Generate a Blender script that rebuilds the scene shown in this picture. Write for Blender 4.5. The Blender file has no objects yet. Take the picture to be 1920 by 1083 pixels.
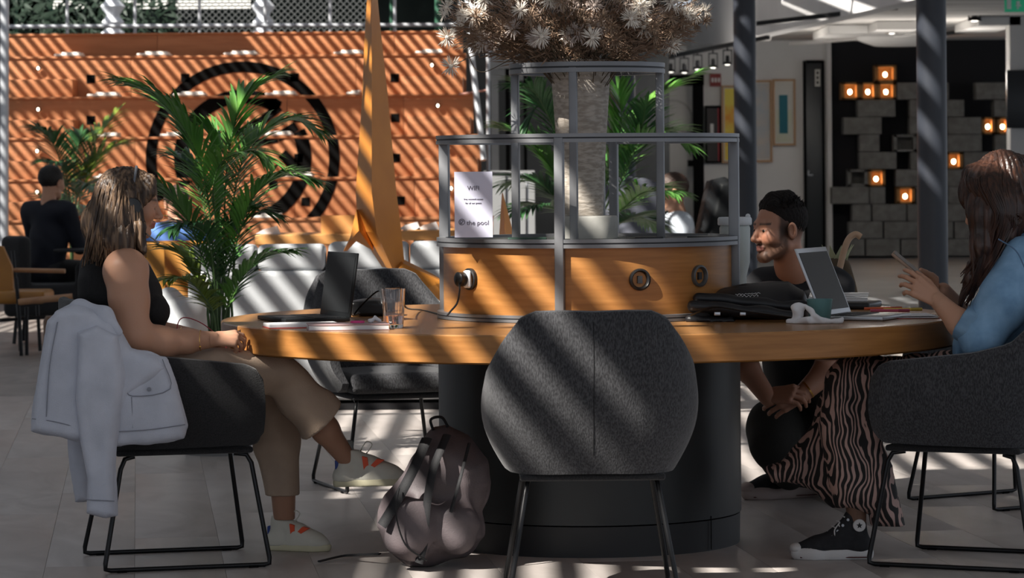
import bpy, bmesh, math, random
import numpy as np
from mathutils import Vector, Matrix, Euler
C = bpy.context.scene.collection
PI = math.pi
F_PX, CAM_Z, HOR, ROLL = 6072.0, 1.26, 318.0, math.radians(0.45)
DT = 11.0                                   # distance camera - table centre
random.seed(7)

# ------------------------------------------------------------------ camera
cam_d = bpy.data.cameras.new('camera'); cam = bpy.data.objects.new('camera', cam_d); C.objects.link(cam)
cam_d.sensor_width = 36; cam_d.lens = 36 * F_PX / 1920
cam_d.shift_y = -(541.5 - HOR) / 1920
cam.matrix_world = Matrix.Translation((0, -DT, CAM_Z)) @ Matrix.Rotation(PI/2, 4, 'X') @ Matrix.Rotation(-ROLL, 4, 'Z')
cam_d.clip_end = 300
cam_d.dof.use_dof = True; cam_d.dof.focus_distance = 10.6; cam_d.dof.aperture_fstop = 10
bpy.context.scene.camera = cam
# ------------------------------------------------------------------ sky, sun, exposure
SUN = Vector((0.62, 0.50, -0.75)).normalized()
w = bpy.data.worlds.new('world'); bpy.context.scene.world = w; w.use_nodes = True
w.node_tree.nodes['Background'].inputs[0].default_value = (0.80, 0.88, 1.0, 1)
w.node_tree.nodes['Background'].inputs[1].default_value = 0.66
sd = bpy.data.lights.new('sun', 'SUN'); sd.energy = 13.5; sd.angle = math.radians(0.53); sd.color = (1.0, 0.95, 0.87)
so = bpy.data.objects.new('sun', sd); C.objects.link(so); so.location = (-8, -6, 12)
so.rotation_euler = SUN.to_track_quat('-Z', 'Y').to_euler()
vs = bpy.context.scene.view_settings
vs.view_transform = 'Standard'; vs.look = 'None'; vs.exposure = 0.0; vs.gamma = 1.0; vs.use_curve_mapping = False

# ------------------------------------------------------------------ helpers
def P(px, py, D):
    """world point seen at photograph pixel (px,py) at distance D from the camera plane"""
    dx, dy = px - 960, py - HOR
    u = dx*math.cos(ROLL) - dy*math.sin(ROLL); v = dx*math.sin(ROLL) + dy*math.cos(ROLL)
    return Vector((u*D/F_PX, D - DT, CAM_Z - v*D/F_PX))

_mats = {}
def mat(name, col=(0.5, 0.5, 0.5), rough=0.6, metal=0.0, col2=None, scale=8.0, stretch=(1, 1, 1), detail=4.0,
        bump=0.0, bscale=None, spec=0.5, sheen=0.0, coat=0.0, trans=0.0, emit=None, estr=1.0, coord='Object', lo=0.35, hi=0.65, sss=0.0, ior=1.45):
    if name in _mats: return _mats[name]
    m = bpy.data.materials.new(name); m.use_nodes = True; _mats[name] = m
    nt = m.node_tree; b = nt.nodes['Principled BSDF']
    b.inputs['Base Color'].default_value = (*col, 1); b.inputs['Roughness'].default_value = rough
    b.inputs['Metallic'].default_value = metal; b.inputs['Specular IOR Level'].default_value = spec
    b.inputs['IOR'].default_value = ior
    if sheen: b.inputs['Sheen Weight'].default_value = sheen
    if coat: b.inputs['Coat Weight'].default_value = coat; b.inputs['Coat Roughness'].default_value = 0.15
    if trans: b.inputs['Transmission Weight'].default_value = trans
    if sss:
        b.inputs['Subsurface Weight'].default_value = sss; b.inputs['Subsurface Scale'].default_value = 0.01
        b.inputs['Subsurface Radius'].default_value = (1.0, 0.35, 0.2)
    if emit: b.inputs['Emission Color'].default_value = (*emit, 1); b.inputs['Emission Strength'].default_value = estr
    if col2 is not None or bump:
        tc = nt.nodes.new('ShaderNodeTexCoord'); mp = nt.nodes.new('ShaderNodeMapping'); mp.inputs['Scale'].default_value = stretch
        nt.links.new(tc.outputs[coord], mp.inputs[0])
        nz = nt.nodes.new('ShaderNodeTexNoise'); nz.inputs['Scale'].default_value = scale; nz.inputs['Detail'].default_value = detail
        nt.links.new(mp.outputs[0], nz.inputs['Vector'])
        if col2 is not None:
            cr = nt.nodes.new('ShaderNodeValToRGB'); cr.color_ramp.elements[0].position = lo; cr.color_ramp.elements[1].position = hi
            cr.color_ramp.elements[0].color = (*col, 1); cr.color_ramp.elements[1].color = (*col2, 1)
            nt.links.new(nz.outputs[0], cr.inputs[0]); nt.links.new(cr.outputs[0], b.inputs['Base Color'])
        if bump:
            n2 = nz
            if bscale:
                n2 = nt.nodes.new('ShaderNodeTexNoise'); n2.inputs['Scale'].default_value = bscale; n2.inputs['Detail'].default_value = 3
                nt.links.new(mp.outputs[0], n2.inputs['Vector'])
            bp = nt.nodes.new('ShaderNodeBump'); bp.inputs['Strength'].default_value = min(1, bump); bp.inputs['Distance'].default_value = 0.003
            nt.links.new(n2.outputs[0], bp.inputs['Height']); nt.links.new(bp.outputs[0], b.inputs['Normal'])
    return m

class MB:
    def __init__(s): s.v = []; s.f = []
    def add(s, vs_, fs):
        o = len(s.v); s.v += [tuple(x) for x in vs_]; s.f += [tuple(i + o for i in f) for f in fs]; return s
    def box(s, c, size, rot=None, bev=0.0):
        hx, hy, hz = size[0]/2, size[1]/2, size[2]/2
        R = rot if rot is not None else Matrix.Identity(3); c = Vector(c)
        if bev <= 0:
            vs_ = [c + R @ Vector((x*hx, y*hy, z*hz)) for x in (-1, 1) for y in (-1, 1) for z in (-1, 1)]
            return s.add(vs_, [(0,1,3,2),(4,6,7,5),(0,4,5,1),(2,3,7,6),(0,2,6,4),(1,5,7,3)])
        bm = bmesh.new(); bmesh.ops.create_cube(bm, size=1)
        for v in bm.verts: v.co = Vector((v.co.x*size[0], v.co.y*size[1], v.co.z*size[2]))
        bmesh.ops.bevel(bm, geom=bm.edges[:], offset=min(bev, .49*min(size)), segments=3, profile=0.5, affect='EDGES')
        bm.verts.ensure_lookup_table(); bm.verts.index_update()
        s.add([c + R @ v.co for v in bm.verts], [[v.index for v in f.verts] for f in bm.faces]); bm.free(); return s
    def beam(s, a, b, wd, ht, up=(0, 0, 1)):
        a, b = Vector(a), Vector(b); d = (b - a); L = d.length; x = d.normalized(); y = Vector(up).cross(x).normalized(); z = x.cross(y)
        return s.box((a + b)/2, (L, wd, ht), Matrix((x, y, z)).transposed())
    def tube(s, pts, r, n=8, cap=True, flat=None):
        pts = [Vector(p) for p in pts]; N = len(pts)
        rs = r if isinstance(r, (list, tuple)) else [r]*N
        t0 = (pts[1] - pts[0]).normalized(); ref = Vector((0, 0, 1)) if abs(t0.z) < .9 else Vector((1, 0, 0))
        u = t0.cross(ref).normalized(); vs_ = []
        for i, p in enumerate(pts):
            t = (pts[min(i+1, N-1)] - pts[max(i-1, 0)])
            t = t.normalized() if t.length > 1e-9 else t0
            u = (u - t*u.dot(t)).normalized(); w_ = t.cross(u)
            for k in range(n):
                a = 2*PI*k/n; fl = flat if flat else 1
                vs_.append(p + (u*math.cos(a) + w_*math.sin(a)*fl)*rs[i])
        fs = [(i*n+k, i*n+(k+1) % n, (i+1)*n+(k+1) % n, (i+1)*n+k) for i in range(N-1) for k in range(n)]
        if cap: fs += [tuple(range(n-1, -1, -1)), tuple((N-1)*n+k for k in range(n))]
        return s.add(vs_, fs)
    def lathe(s, prof, c=(0, 0, 0), n=32, a0=0.0, a1=2*PI, rot=None):
        c = Vector(c); full = abs(a1 - a0 - 2*PI) < 1e-6; M = n if full else n+1; vs_ = []
        for r, z in prof:
            for k in range(M):
                a = a0 + (a1-a0)*k/n; q = Vector((r*math.cos(a), r*math.sin(a), z)); vs_.append(c + (rot @ q if rot is not None else q))
        fs = []
        for i in range(len(prof)-1):
            for k in range(n):
                k2 = (k+1) % M; fs.append((i*M+k, i*M+k2, (i+1)*M+k2, (i+1)*M+k))
        if full and not (abs(prof[0][0]-prof[-1][0]) < 1e-9 and abs(prof[0][1]-prof[-1][1]) < 1e-9):
            if prof[0][0] > 1e-6: fs.append(tuple(range(M-1, -1, -1)))
            if prof[-1][0] > 1e-6: fs.append(tuple((len(prof)-1)*M+k for k in range(M)))
        return s.add(vs_, fs)
    def ring(s, c, r, wd, ht, n=64, a0=0.0, a1=2*PI):
        prof = [(r-wd/2, -ht/2), (r+wd/2, -ht/2), (r+wd/2, ht/2), (r-wd/2, ht/2), (r-wd/2, -ht/2)]
        return s.lathe(prof, c, n, a0, a1)
    def prism(s, poly, d):
        """polygon of 3-D points extruded along vector d"""
        n = len(poly); d = Vector(d); P0 = [Vector(p) for p in poly]
        return s.add(P0 + [p + d for p in P0], [tuple(range(n-1, -1, -1)), tuple(range(n, 2*n))] + [(i, (i+1) % n, n+(i+1) % n, n+i) for i in range(n)])
    def sphere(s, c, r, n=12, m=8, sc=(1, 1, 1)):
        c = Vector(c); vs_ = [c + Vector((0, 0, -r*sc[2]))]
        for i in range(1, m):
            a = -PI/2 + PI*i/m
            for k in range(n):
                b = 2*PI*k/n; vs_.append(c + Vector((r*sc[0]*math.cos(a)*math.cos(b), r*sc[1]*math.cos(a)*math.sin(b), r*sc[2]*math.sin(a))))
        vs_.append(c + Vector((0, 0, r*sc[2]))); T = len(vs_)-1
        fs = [(0, 1+(k+1) % n, 1+k) for k in range(n)]
        for i in range(m-2):
            for k in range(n): fs.append((1+i*n+k, 1+i*n+(k+1) % n, 1+(i+1)*n+(k+1) % n, 1+(i+1)*n+k))
        fs += [(T, 1+(m-2)*n+k, 1+(m-2)*n+(k+1) % n) for k in range(n)]
        return s.add(vs_, fs)
    def grid(s, rows, closed=False):
        """rows: list of equal-length point lists -> quad surface"""
        o = []; n = len(rows[0])
        for r in rows: o += list(r)
        fs = []
        for i in range(len(rows)-1):
            for k in range(n if closed else n-1):
                fs.append((i*n+k, i*n+(k+1) % n, (i+1)*n+(k+1) % n, (i+1)*n+k))
        return s.add(o, fs)

def wloc(o):
    L = Vector((0, 0, 0))
    while o is not None: L += o.location; o = o.parent
    return L
def link(name, me, m, parent=None):
    o = bpy.data.objects.new(name, me); C.objects.link(o)
    if m is not None: me.materials.clear(); me.materials.append(m)
    o.parent = parent
    return o
def mesh_of(name, mb, off=Vector((0, 0, 0)), smooth=True, ang=40):
    me = bpy.data.meshes.new(name)
    if isinstance(mb, MB): V, Fc = mb.v, mb.f
    else: V, Fc = mb
    if isinstance(V, np.ndarray):
        V = V - np.array(off)
        me.vertices.add(len(V)); me.vertices.foreach_set('co', V.astype(np.float32).ravel())
        nq = len(Fc); me.loops.add(nq*4); me.polygons.add(nq)
        me.loops.foreach_set('vertex_index', Fc.astype(np.int32).ravel())
        me.polygons.foreach_set('loop_start', np.arange(nq, dtype=np.int32)*4)
        me.update(calc_edges=True); me.validate()
        me.shade_smooth(); return me
    me.from_pydata([Vector(v) - off for v in V], [], Fc); me.update()
    bm = bmesh.new(); bm.from_mesh(me); bmesh.ops.recalc_face_normals(bm, faces=bm.faces); bm.to_mesh(me); bm.free()
    if smooth:
        me.shade_smooth(); me.set_sharp_from_angle(angle=math.radians(ang))
    return me
def part(name, mb, m, parent, label=None, smooth=True, ang=40, kind=None):
    o = link(name, mesh_of(name, mb, wloc(parent), smooth, ang), m, parent)
    if label: o['label'] = label
    if kind: o['kind'] = kind
    return o
def thing(name, label, cat, loc=(0, 0, 0), rotz=0.0, group=None):
    o = bpy.data.objects.new(name, None); C.objects.link(o); o.empty_display_size = 0.1
    o.location = loc; o.rotation_euler = (0, 0, rotz); o['label'] = label; o['category'] = cat
    if group: o['group'] = group
    return o
def single(name, mb, m, label, cat, group=None, base=None, smooth=True, ang=40, kind=None):
    if base is None:
        V = np.array([tuple(v) for v in (mb.v if isinstance(mb, MB) else mb[0])]); lo, hi = V.min(0), V.max(0)
        base = Vector(((lo[0]+hi[0])/2, (lo[1]+hi[1])/2, lo[2]))
    base = Vector(base)
    o = link(name, mesh_of(name, mb, base, smooth, ang), m); o.location = base
    o['label'] = label; o['category'] = cat
    if group: o['group'] = group
    if kind: o['kind'] = kind
    return o
def struct(name, mb, m, parent=None, smooth=False, label=None):
    o = link(name, mesh_of(name, mb, wloc(parent) if parent else Vector((0, 0, 0)), smooth), m, parent)
    if parent is None: o['kind'] = 'structure'
    if label: o['label'] = label
    return o
def dup(root, loc=None, rotz=None, label=None, group=None):
    def cp(o, par):
        c = o.copy(); C.objects.link(c); c.parent = par
        for ch in list(o.children): cp(ch, c)
        return c
    r = cp(root, None)
    if loc is not None: r.location = loc
    if rotz is not None: r.rotation_euler = (0, 0, rotz)
    if label: r['label'] = label
    if group: r['group'] = group
    return r
def text_mesh(txt, size, ext=0.0006):
    cu = bpy.data.curves.new('txt', 'FONT'); cu.body = txt; cu.size = size; cu.extrude = ext; cu.align_x = 'CENTER'; cu.resolution_u = 3
    o = bpy.data.objects.new('txt', cu); C.objects.link(o)
    dg = bpy.context.evaluated_depsgraph_get(); me = bpy.data.meshes.new_from_object(o.evaluated_get(dg))
    bpy.data.objects.remove(o); bpy.data.curves.remove(cu)
    V = [v.co.copy() for v in me.vertices]; Fs = [tuple(p.vertices) for p in me.polygons]; bpy.data.meshes.remove(me)
    return V, Fs
def rotx(a): return Matrix.Rotation(a, 3, 'X')
def roty(a): return Matrix.Rotation(a, 3, 'Y')
def rotz(a): return Matrix.Rotation(a, 3, 'Z')
def bez(pts, n=16):
    """Catmull-Rom through points"""
    pts = [Vector(p) for p in pts]; Q = [pts[0]*2 - pts[1]] + pts + [pts[-1]*2 - pts[-2]]; out = []
    for i in range(1, len(Q)-2):
        for k in range(n):
            t = k/n; a, b, c, d = Q[i-1], Q[i], Q[i+1], Q[i+2]
            out.append(0.5*((2*b) + (c-a)*t + (2*a-5*b+4*c-d)*t*t + (3*b-a-3*c+d)*t**3))
    out.append(pts[-1]); return out
def lerpk(ks, u):
    for i in range(len(ks)-1):
        if u <= ks[i+1][0] or i == len(ks)-2:
            t = (u-ks[i][0])/(ks[i+1][0]-ks[i][0]); t = max(0, min(1, t))
            return [ks[i][j]*(1-t)+ks[i+1][j]*t for j in range(1, len(ks[i]))]

# ------------------------------------------------------------------ implicit surfaces (smooth unions meshed with surface nets)
class SDF:
    def __init__(s, lo, hi, h):
        s.lo = np.array(lo, float); s.h = h
        s.n = np.maximum(3, np.ceil((np.array(hi, float) - s.lo)/h).astype(int) + 1)
        s.F = np.full(s.n, 1.0, np.float32)
    def block(s, lo, hi, pad):
        a = np.maximum(0, np.floor((np.array(lo) - pad - s.lo)/s.h).astype(int)); b = np.minimum(s.n, np.ceil((np.array(hi) + pad - s.lo)/s.h).astype(int) + 1)
        if (b <= a).any(): return None
        g = [s.lo[i] + s.h*np.arange(a[i], b[i]) for i in range(3)]
        X, Y, Z = np.meshgrid(*g, indexing='ij', sparse=True)
        return (slice(a[0], b[0]), slice(a[1], b[1]), slice(a[2], b[2])), X, Y, Z
    def comb(s, sl, d, k, sub):
        A = s.F[sl]
        if sub:
            d = -d; h = np.clip(0.5 - 0.5*(A-d)/k, 0, 1) if k > 0 else (d > A).astype(float)
            s.F[sl] = A*(1-h) + d*h + k*h*(1-h)
        else:
            h = np.clip(0.5 + 0.5*(A-d)/k, 0, 1) if k > 0 else (d < A).astype(float)
            s.F[sl] = A*(1-h) + d*h - k*h*(1-h)
    def cap(s, a, b, ra, rb=None, k=0.02, sub=False, w=None, ws=1.0):
        """tapered capsule; w, ws: direction and factor of flattening (ws<1 thinner along w)"""
        if rb is None: rb = ra
        a = np.array(a, float); b = np.array(b, float); R = max(ra, rb)*max(1, ws)
        r = s.block(np.minimum(a, b)-R, np.maximum(a, b)+R, k+2.5*s.h + .02)
        if r is None: return s
        sl, X, Y, Z = r; dx, dy, dz = X-a[0], Y-a[1], Z-a[2]
        e = b-a; L2 = max(1e-12, e.dot(e)); t = np.clip((dx*e[0]+dy*e[1]+dz*e[2])/L2, 0, 1)
        qx, qy, qz = dx-t*e[0], dy-t*e[1], dz-t*e[2]
        if w is not None:
            w = np.array(w, float); w /= np.linalg.norm(w); q = (qx*w[0]+qy*w[1]+qz*w[2])*(1/ws-1)
            qx, qy, qz = qx+q*w[0], qy+q*w[1], qz+q*w[2]
        d = np.sqrt(qx*qx+qy*qy+qz*qz) - (ra+(rb-ra)*t)
        if ws < 1: d = d*max(ws, .5)
        s.comb(sl, d, k, sub); return s
    def path(s, pts, rs, k=0.02, w=None, ws=1.0, sub=False):
        if not isinstance(rs, (list, tuple)): rs = [rs]*len(pts)
        for i in range(len(pts)-1): s.cap(pts[i], pts[i+1], rs[i], rs[i+1], k, sub, w, ws)
        return s
    def ell(s, c, r, R=None, k=0.02, sub=False):
        c = np.array(c, float); r = np.array(r, float); M = max(r)
        q = s.block(c-M, c+M, k+2.5*s.h + .02)
        if q is None: return s
        sl, X, Y, Z = q; dx, dy, dz = X-c[0], Y-c[1], Z-c[2]
        if R is not None:
            Rn = np.array(R); dx, dy, dz = (dx*Rn[0][i]+dy*Rn[1][i]+dz*Rn[2][i] for i in range(3))
        k0 = np.sqrt((dx/r[0])**2+(dy/r[1])**2+(dz/r[2])**2); k1 = np.sqrt((dx/r[0]**2)**2+(dy/r[1]**2)**2+(dz/r[2]**2)**2)
        s.comb(sl, k0*(k0-1)/np.maximum(k1, 1e-9), k, sub); return s
    def rbox(s, c, hs, rr=0.01, R=None, k=0.01, sub=False):
        c = np.array(c, float); hs = np.array(hs, float); M = float(np.linalg.norm(hs))+rr
        q = s.block(c-M, c+M, k+2.5*s.h+.02)
        if q is None: return s
        sl, X, Y, Z = q; dx, dy, dz = X-c[0], Y-c[1], Z-c[2]
        if R is not None:
            Rn = np.array(R); dx, dy, dz = (dx*Rn[0][i]+dy*Rn[1][i]+dz*Rn[2][i] for i in range(3))
        qx, qy, qz = np.abs(dx)-(hs[0]-rr), np.abs(dy)-(hs[1]-rr), np.abs(dz)-(hs[2]-rr)
        o = np.sqrt(np.maximum(qx, 0)**2+np.maximum(qy, 0)**2+np.maximum(qz, 0)**2); i = np.minimum(np.maximum(qx, np.maximum(qy, qz)), 0)
        s.comb(sl, o+i-rr, k, sub); return s
    def disp(s, fn):
        g = [s.lo[i] + s.h*np.arange(s.n[i]) for i in range(3)]; X, Y, Z = np.meshgrid(*g, indexing='ij', sparse=True)
        s.F = (s.F + fn(X, Y, Z)).astype(np.float32); return s
    def half(s, p, nrm):
        """cut away the side the normal points to"""
        g = [s.lo[i] + s.h*np.arange(s.n[i]) for i in range(3)]; X, Y, Z = np.meshgrid(*g, indexing='ij', sparse=True)
        nrm = Vector(nrm).normalized(); d = (X-p[0])*nrm[0]+(Y-p[1])*nrm[1]+(Z-p[2])*nrm[2]
        s.F = np.maximum(s.F, d).astype(np.float32); return s
    def mesh(s):
        F = s.F; F[0] = F[-1] = 1; F[:, 0] = F[:, -1] = 1; F[:, :, 0] = F[:, :, -1] = 1
        I = F < 0; nx, ny, nz = F.shape
        cnt = np.zeros((nx-1, ny-1, nz-1), np.int8)
        for a in (0, 1):
            for b in (0, 1):
                for c in (0, 1): cnt += I[a:nx-1+a, b:ny-1+b, c:nz-1+c]
        act = (cnt > 0) & (cnt < 8); idx = np.argwhere(act); N = len(idx)
        vid = np.full(act.shape, -1, np.int64); vid[act] = np.arange(N)
        acc = np.zeros((N, 3)); num = np.zeros(N)
        cs = [(0,0,0),(1,0,0),(0,1,0),(1,1,0),(0,0,1),(1,0,1),(0,1,1),(1,1,1)]
        val = [F[idx[:, 0]+c[0], idx[:, 1]+c[1], idx[:, 2]+c[2]] for c in cs]
        for a, b in ((0,1),(2,3),(4,5),(6,7),(0,2),(1,3),(4,6),(5,7),(0,4),(1,5),(2,6),(3,7)):
            fa, fb = val[a], val[b]; m = (fa < 0) != (fb < 0); t = np.where(m, fa/np.where(m, fa-fb, 1), 0)
            pa, pb = np.array(cs[a]), np.array(cs[b])
            acc += (pa + t[:, None]*(pb-pa))*m[:, None]; num += m
        V = (idx + acc/num[:, None])*s.h + s.lo
        Q = []
        for ax in range(3):
            sl0 = [slice(None)]*3; sl1 = [slice(None)]*3; sl0[ax] = slice(0, -1); sl1[ax] = slice(1, None)
            A, B = I[tuple(sl0)], I[tuple(sl1)]; o1, o2 = [(1, 2), (2, 0), (0, 1)][ax]
            e = np.argwhere(A != B); e = e[(e[:, o1] > 0) & (e[:, o2] > 0) & (e[:, o1] < F.shape[o1]-1) & (e[:, o2] < F.shape[o2]-1)]
            inside_first = A[e[:, 0], e[:, 1], e[:, 2]]
            d1 = np.zeros(3, int); d1[o1] = 1; d2 = np.zeros(3, int); d2[o2] = 1
            g = lambda q: vid[q[:, 0], q[:, 1], q[:, 2]]
            q = np.stack([g(e-d1-d2), g(e-d2), g(e), g(e-d1)], 1)
            q[~inside_first] = q[~inside_first][:, ::-1]; Q.append(q)
        return V, np.concatenate(Q)
def join(*ms):
    """join numpy meshes"""
    V = []; Q = []; o = 0
    for v, q in ms: V.append(v); Q.append(q+o); o += len(v)
    return np.concatenate(V), np.concatenate(Q)
# ------------------------------------------------------------------ figure helpers
def poly2d(s, pts, yc, th, k=0.01, pillow=0.03, edge=0.006):
    """solid whose outline in the X-Z plane is pts (world points), centred on depth yc(X,Z) with half thickness th"""
    pts = [(p[0], p[2]) for p in pts]; xs = [p[0] for p in pts]; zs = [p[1] for p in pts]
    ys = yc if not callable(yc) else None
    lo = [min(xs), (ys-th if ys is not None else s.lo[1]), min(zs)]; hi = [max(xs), (ys+th if ys is not None else s.lo[1]+s.n[1]*s.h), max(zs)]
    r = s.block(lo, hi, k+2.5*s.h+.02)
    if r is None: return s
    sl, X, Y, Z = r; x, z = X[:, 0, :], Z[:, 0, :]; x, z = np.broadcast_arrays(x, z)
    d = np.full(x.shape, 1e9); inside = np.zeros(x.shape, bool); n = len(pts)
    for i in range(n):
        ax, az = pts[i]; bx, bz = pts[(i+1) % n]; ex, ez = bx-ax, bz-az; wx, wz = x-ax, z-az
        t = np.clip((wx*ex+wz*ez)/max(1e-12, ex*ex+ez*ez), 0, 1); d = np.minimum(d, (wx-t*ex)**2+(wz-t*ez)**2)
        c = ((az > z) != (bz > z)) & (x < (bx-ax)*(z-az)/(bz-az if abs(bz-az) > 1e-12 else 1e-12)+ax); inside ^= c
    d = np.sqrt(d)*np.where(inside, -1, 1); d2 = d[:, None, :]
    th_ = th*np.sqrt(np.clip(1-(1-np.clip(-d2/pillow, 0, 1))**2, 0.02, 1)) if pillow else th
    Yc = yc(X, Z) if callable(yc) else yc
    dy = np.abs(Y-Yc)-th_; a, b = d2+edge, dy+edge
    D = np.sqrt(np.maximum(a, 0)**2+np.maximum(b, 0)**2)+np.minimum(np.maximum(a, b), 0)-edge
    s.comb(sl, np.broadcast_to(D, s.F[sl].shape), k, False); return s
SDF.poly = poly2d
def folds(amp, dirs, seed=0):
    r = random.Random(seed); W = [(Vector(d).normalized(), f, r.uniform(0, 6)) for d, f in dirs]
    def fn(X, Y, Z):
        o = 0
        for d, f, ph in W:
            q = d[0]*X+d[1]*Y+d[2]*Z
            o = o + np.sin(q*f+ph+1.7*np.sin(X*11+Z*7+ph)+.9*np.sin(Y*19+Z*13))
        return o*amp/len(W)
    return fn
def frame(fwd, up=(0, 0, 1), roll=0):
    f = Vector(fwd).normalized(); s_ = f.cross(Vector(up)).normalized(); u = s_.cross(f).normalized()
    return Matrix((s_, f, u)).transposed()        # columns: side (its right), forward, up
def head_sdf(c, R, s=1.0, h=.003, neck=None, male=False):
    c = Vector(c); g = SDF(c-Vector((.17, .17, .21))*s, c+Vector((.17, .17, .15))*s, h)
    L = lambda x, y, z: c + R @ (Vector((x, y, z))*s)
    E = lambda x, y, z, a, b, d, k=.012, sub=False, M=None: g.ell(L(x, y, z), (a*s, b*s, d*s), M if M is not None else R, k*s, sub)
    K = lambda a, b, ra, rb, k=.012, sub=False: g.cap(L(*a), L(*b), ra*s, rb*s, k*s, sub)
    E(0, -.012, .030, .073, .092, .080); E(0, .030, -.020, .058, .058, .078, .02)
    K((-.046, .005, -.058), (-.016, .066, -.092), .020, .018, .02); K((.046, .005, -.058), (.016, .066, -.092), .020, .018, .02)
    K((-.008, .070, -.094), (.008, .070, -.094), .017 if male else .014, .017 if male else .014, .015)
    E(-.036, .056, -.022, .026, .030, .028, .02); E(.036, .056, -.022, .026, .030, .028, .02)
    K((-.034, .070, .022), (.034, .070, .022), .013, .013, .014)
    for sg in (-1, 1):
        E(sg*.031, .094, .002, .017, .012, .011, .010, True); E(sg*.031, .073, .001, .0125, .0125, .0118, .004)
        K((sg*.019, .083, .005), (sg*.043, .076, .004), .0042, .0042, .003)
    K((0, .084, .012), (0, .105, -.026), .0075, .0105, .010); E(0, .106, -.029, .0105, .011, .0095, .006)
    for sg in (-1, 1): E(sg*.0125, .094, -.033, .0085, .011, .008, .006)
    K((-.021, .079, -.057), (0, .089, -.0545), .0045, .0068, .005); K((.021, .079, -.057), (0, .089, -.0545), .0045, .0068, .005)
    K((-.017, .079, -.0645), (0, .087, -.0665), .005, .0078, .005); K((.017, .079, -.0645), (0, .087, -.0665), .005, .0078, .005)
    for sg in (-1, 1):
        Re = R @ roty(sg*.25) @ rotx(-.2)
        E(sg*.077, -.008, -.004, .009, .019, .032, .006, M=Re); E(sg*.083, -.004, -.002, .006, .010, .020, .004, True, M=Re)
    if neck is not None: g.path([L(0, -.022, -.05), *neck], [.05*s*(1.08 if male else .95)]*(1+len(neck)), .03)
    return g, L
def col_mesh(name, VQ, m, parent, cols, **kw):
    o = part(name, VQ, m, parent, **kw); me = o.data
    at = me.color_attributes.new('tone', 'FLOAT_COLOR', 'POINT'); a = np.ones((len(me.vertices), 4), np.float32); a[:, :3] = cols; at.data.foreach_set('color', a.ravel()); return o
def skin_mat(name):
    m = mat(name, (.5, .3, .2), .48, sss=.08, spec=.4); nt = m.node_tree
    if not any(n.type == 'VERTEX_COLOR' for n in nt.nodes):
        a = nt.nodes.new('ShaderNodeVertexColor'); a.layer_name = 'tone'; nt.links.new(a.outputs[0], nt.nodes['Principled BSDF'].inputs['Base Color'])
        nz = nt.nodes.new('ShaderNodeTexNoise'); nz.inputs['Scale'].default_value = 260; bp = nt.nodes.new('ShaderNodeBump'); bp.inputs['Strength'].default_value = .12; bp.inputs['Distance'].default_value = .002
        nt.links.new(nz.outputs[0], bp.inputs['Height']); nt.links.new(bp.outputs[0], nt.nodes['Principled BSDF'].inputs['Normal'])
    return m
def face_cols(V, c, R, s, base, lip=(.34, .10, .08), beard=None, brow=(.03, .02, .015), closed=False):
    c = Vector(c); Q = (V - np.array(c)) @ np.array(R) / s; x, y, z = Q[:, 0], Q[:, 1], Q[:, 2]
    col = np.tile(np.array(base, float), (len(V), 1)); ax = np.abs(x)
    def mixin(m, cc):
        nonlocal col
        m = np.clip(m, 0, 1)[:, None]; col = col*(1-m)+np.array(cc)*m
    front = (y > .045)
    mixin(.35*np.exp(-((ax-.04)**2+(z+.025)**2)/.0006)*front, (base[0]*1.05, base[1]*.72, base[2]*.62))
    if beard:
        jaw = np.clip((-.036-z)/.012, 0, 1)*np.clip((y+.005)/.02, 0, 1)*np.clip((z+.125)/.02, 0, 1)
        side = np.clip((.03-z)/.02, 0, 1)*np.clip((ax-.052)/.01, 0, 1)*np.clip((y-.0)/.01, 0, 1)*np.clip((.045-y)/.012, 0, 1)
        mixin(.72*np.maximum(jaw, side), beard)
        mixin(.60*np.exp(-((z+.047)/.006)**2)*(ax < .03)*front, beard)
    lipm = np.exp(-(((z+.0605)/.0095)**4))*np.clip((.024-ax)/.004, 0, 1)*(y > .074); mixin(lipm, lip)
    bz = .024+.10*np.minimum(ax, .03)*.12; mixin(.92*np.exp(-((z-bz)/.0045)**2)*(ax > .012)*(ax < .05)*(y > .05), brow)
    if closed: mixin(.8*np.exp(-((z+.006)/.0028)**2)*(ax > .018)*(ax < .045)*(y > .065), brow)
    return col
def eyes(L, s, parent, look=(0, 0)):
    for sg in (-1, 1):
        o = part('eye', MB().sphere(L(sg*.031, .0750, .001), .0120*s, 14, 10, (1, 1, .60)), mat('eye_white', (.26, .23, .215), .35), parent)
        part('iris', MB().sphere(L(sg*.031+look[0]*.006, .0835, .001+look[1]*.004), .0056*s, 10, 8), mat('iris_dark', (.02, .012, .008), .15), o)
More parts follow.
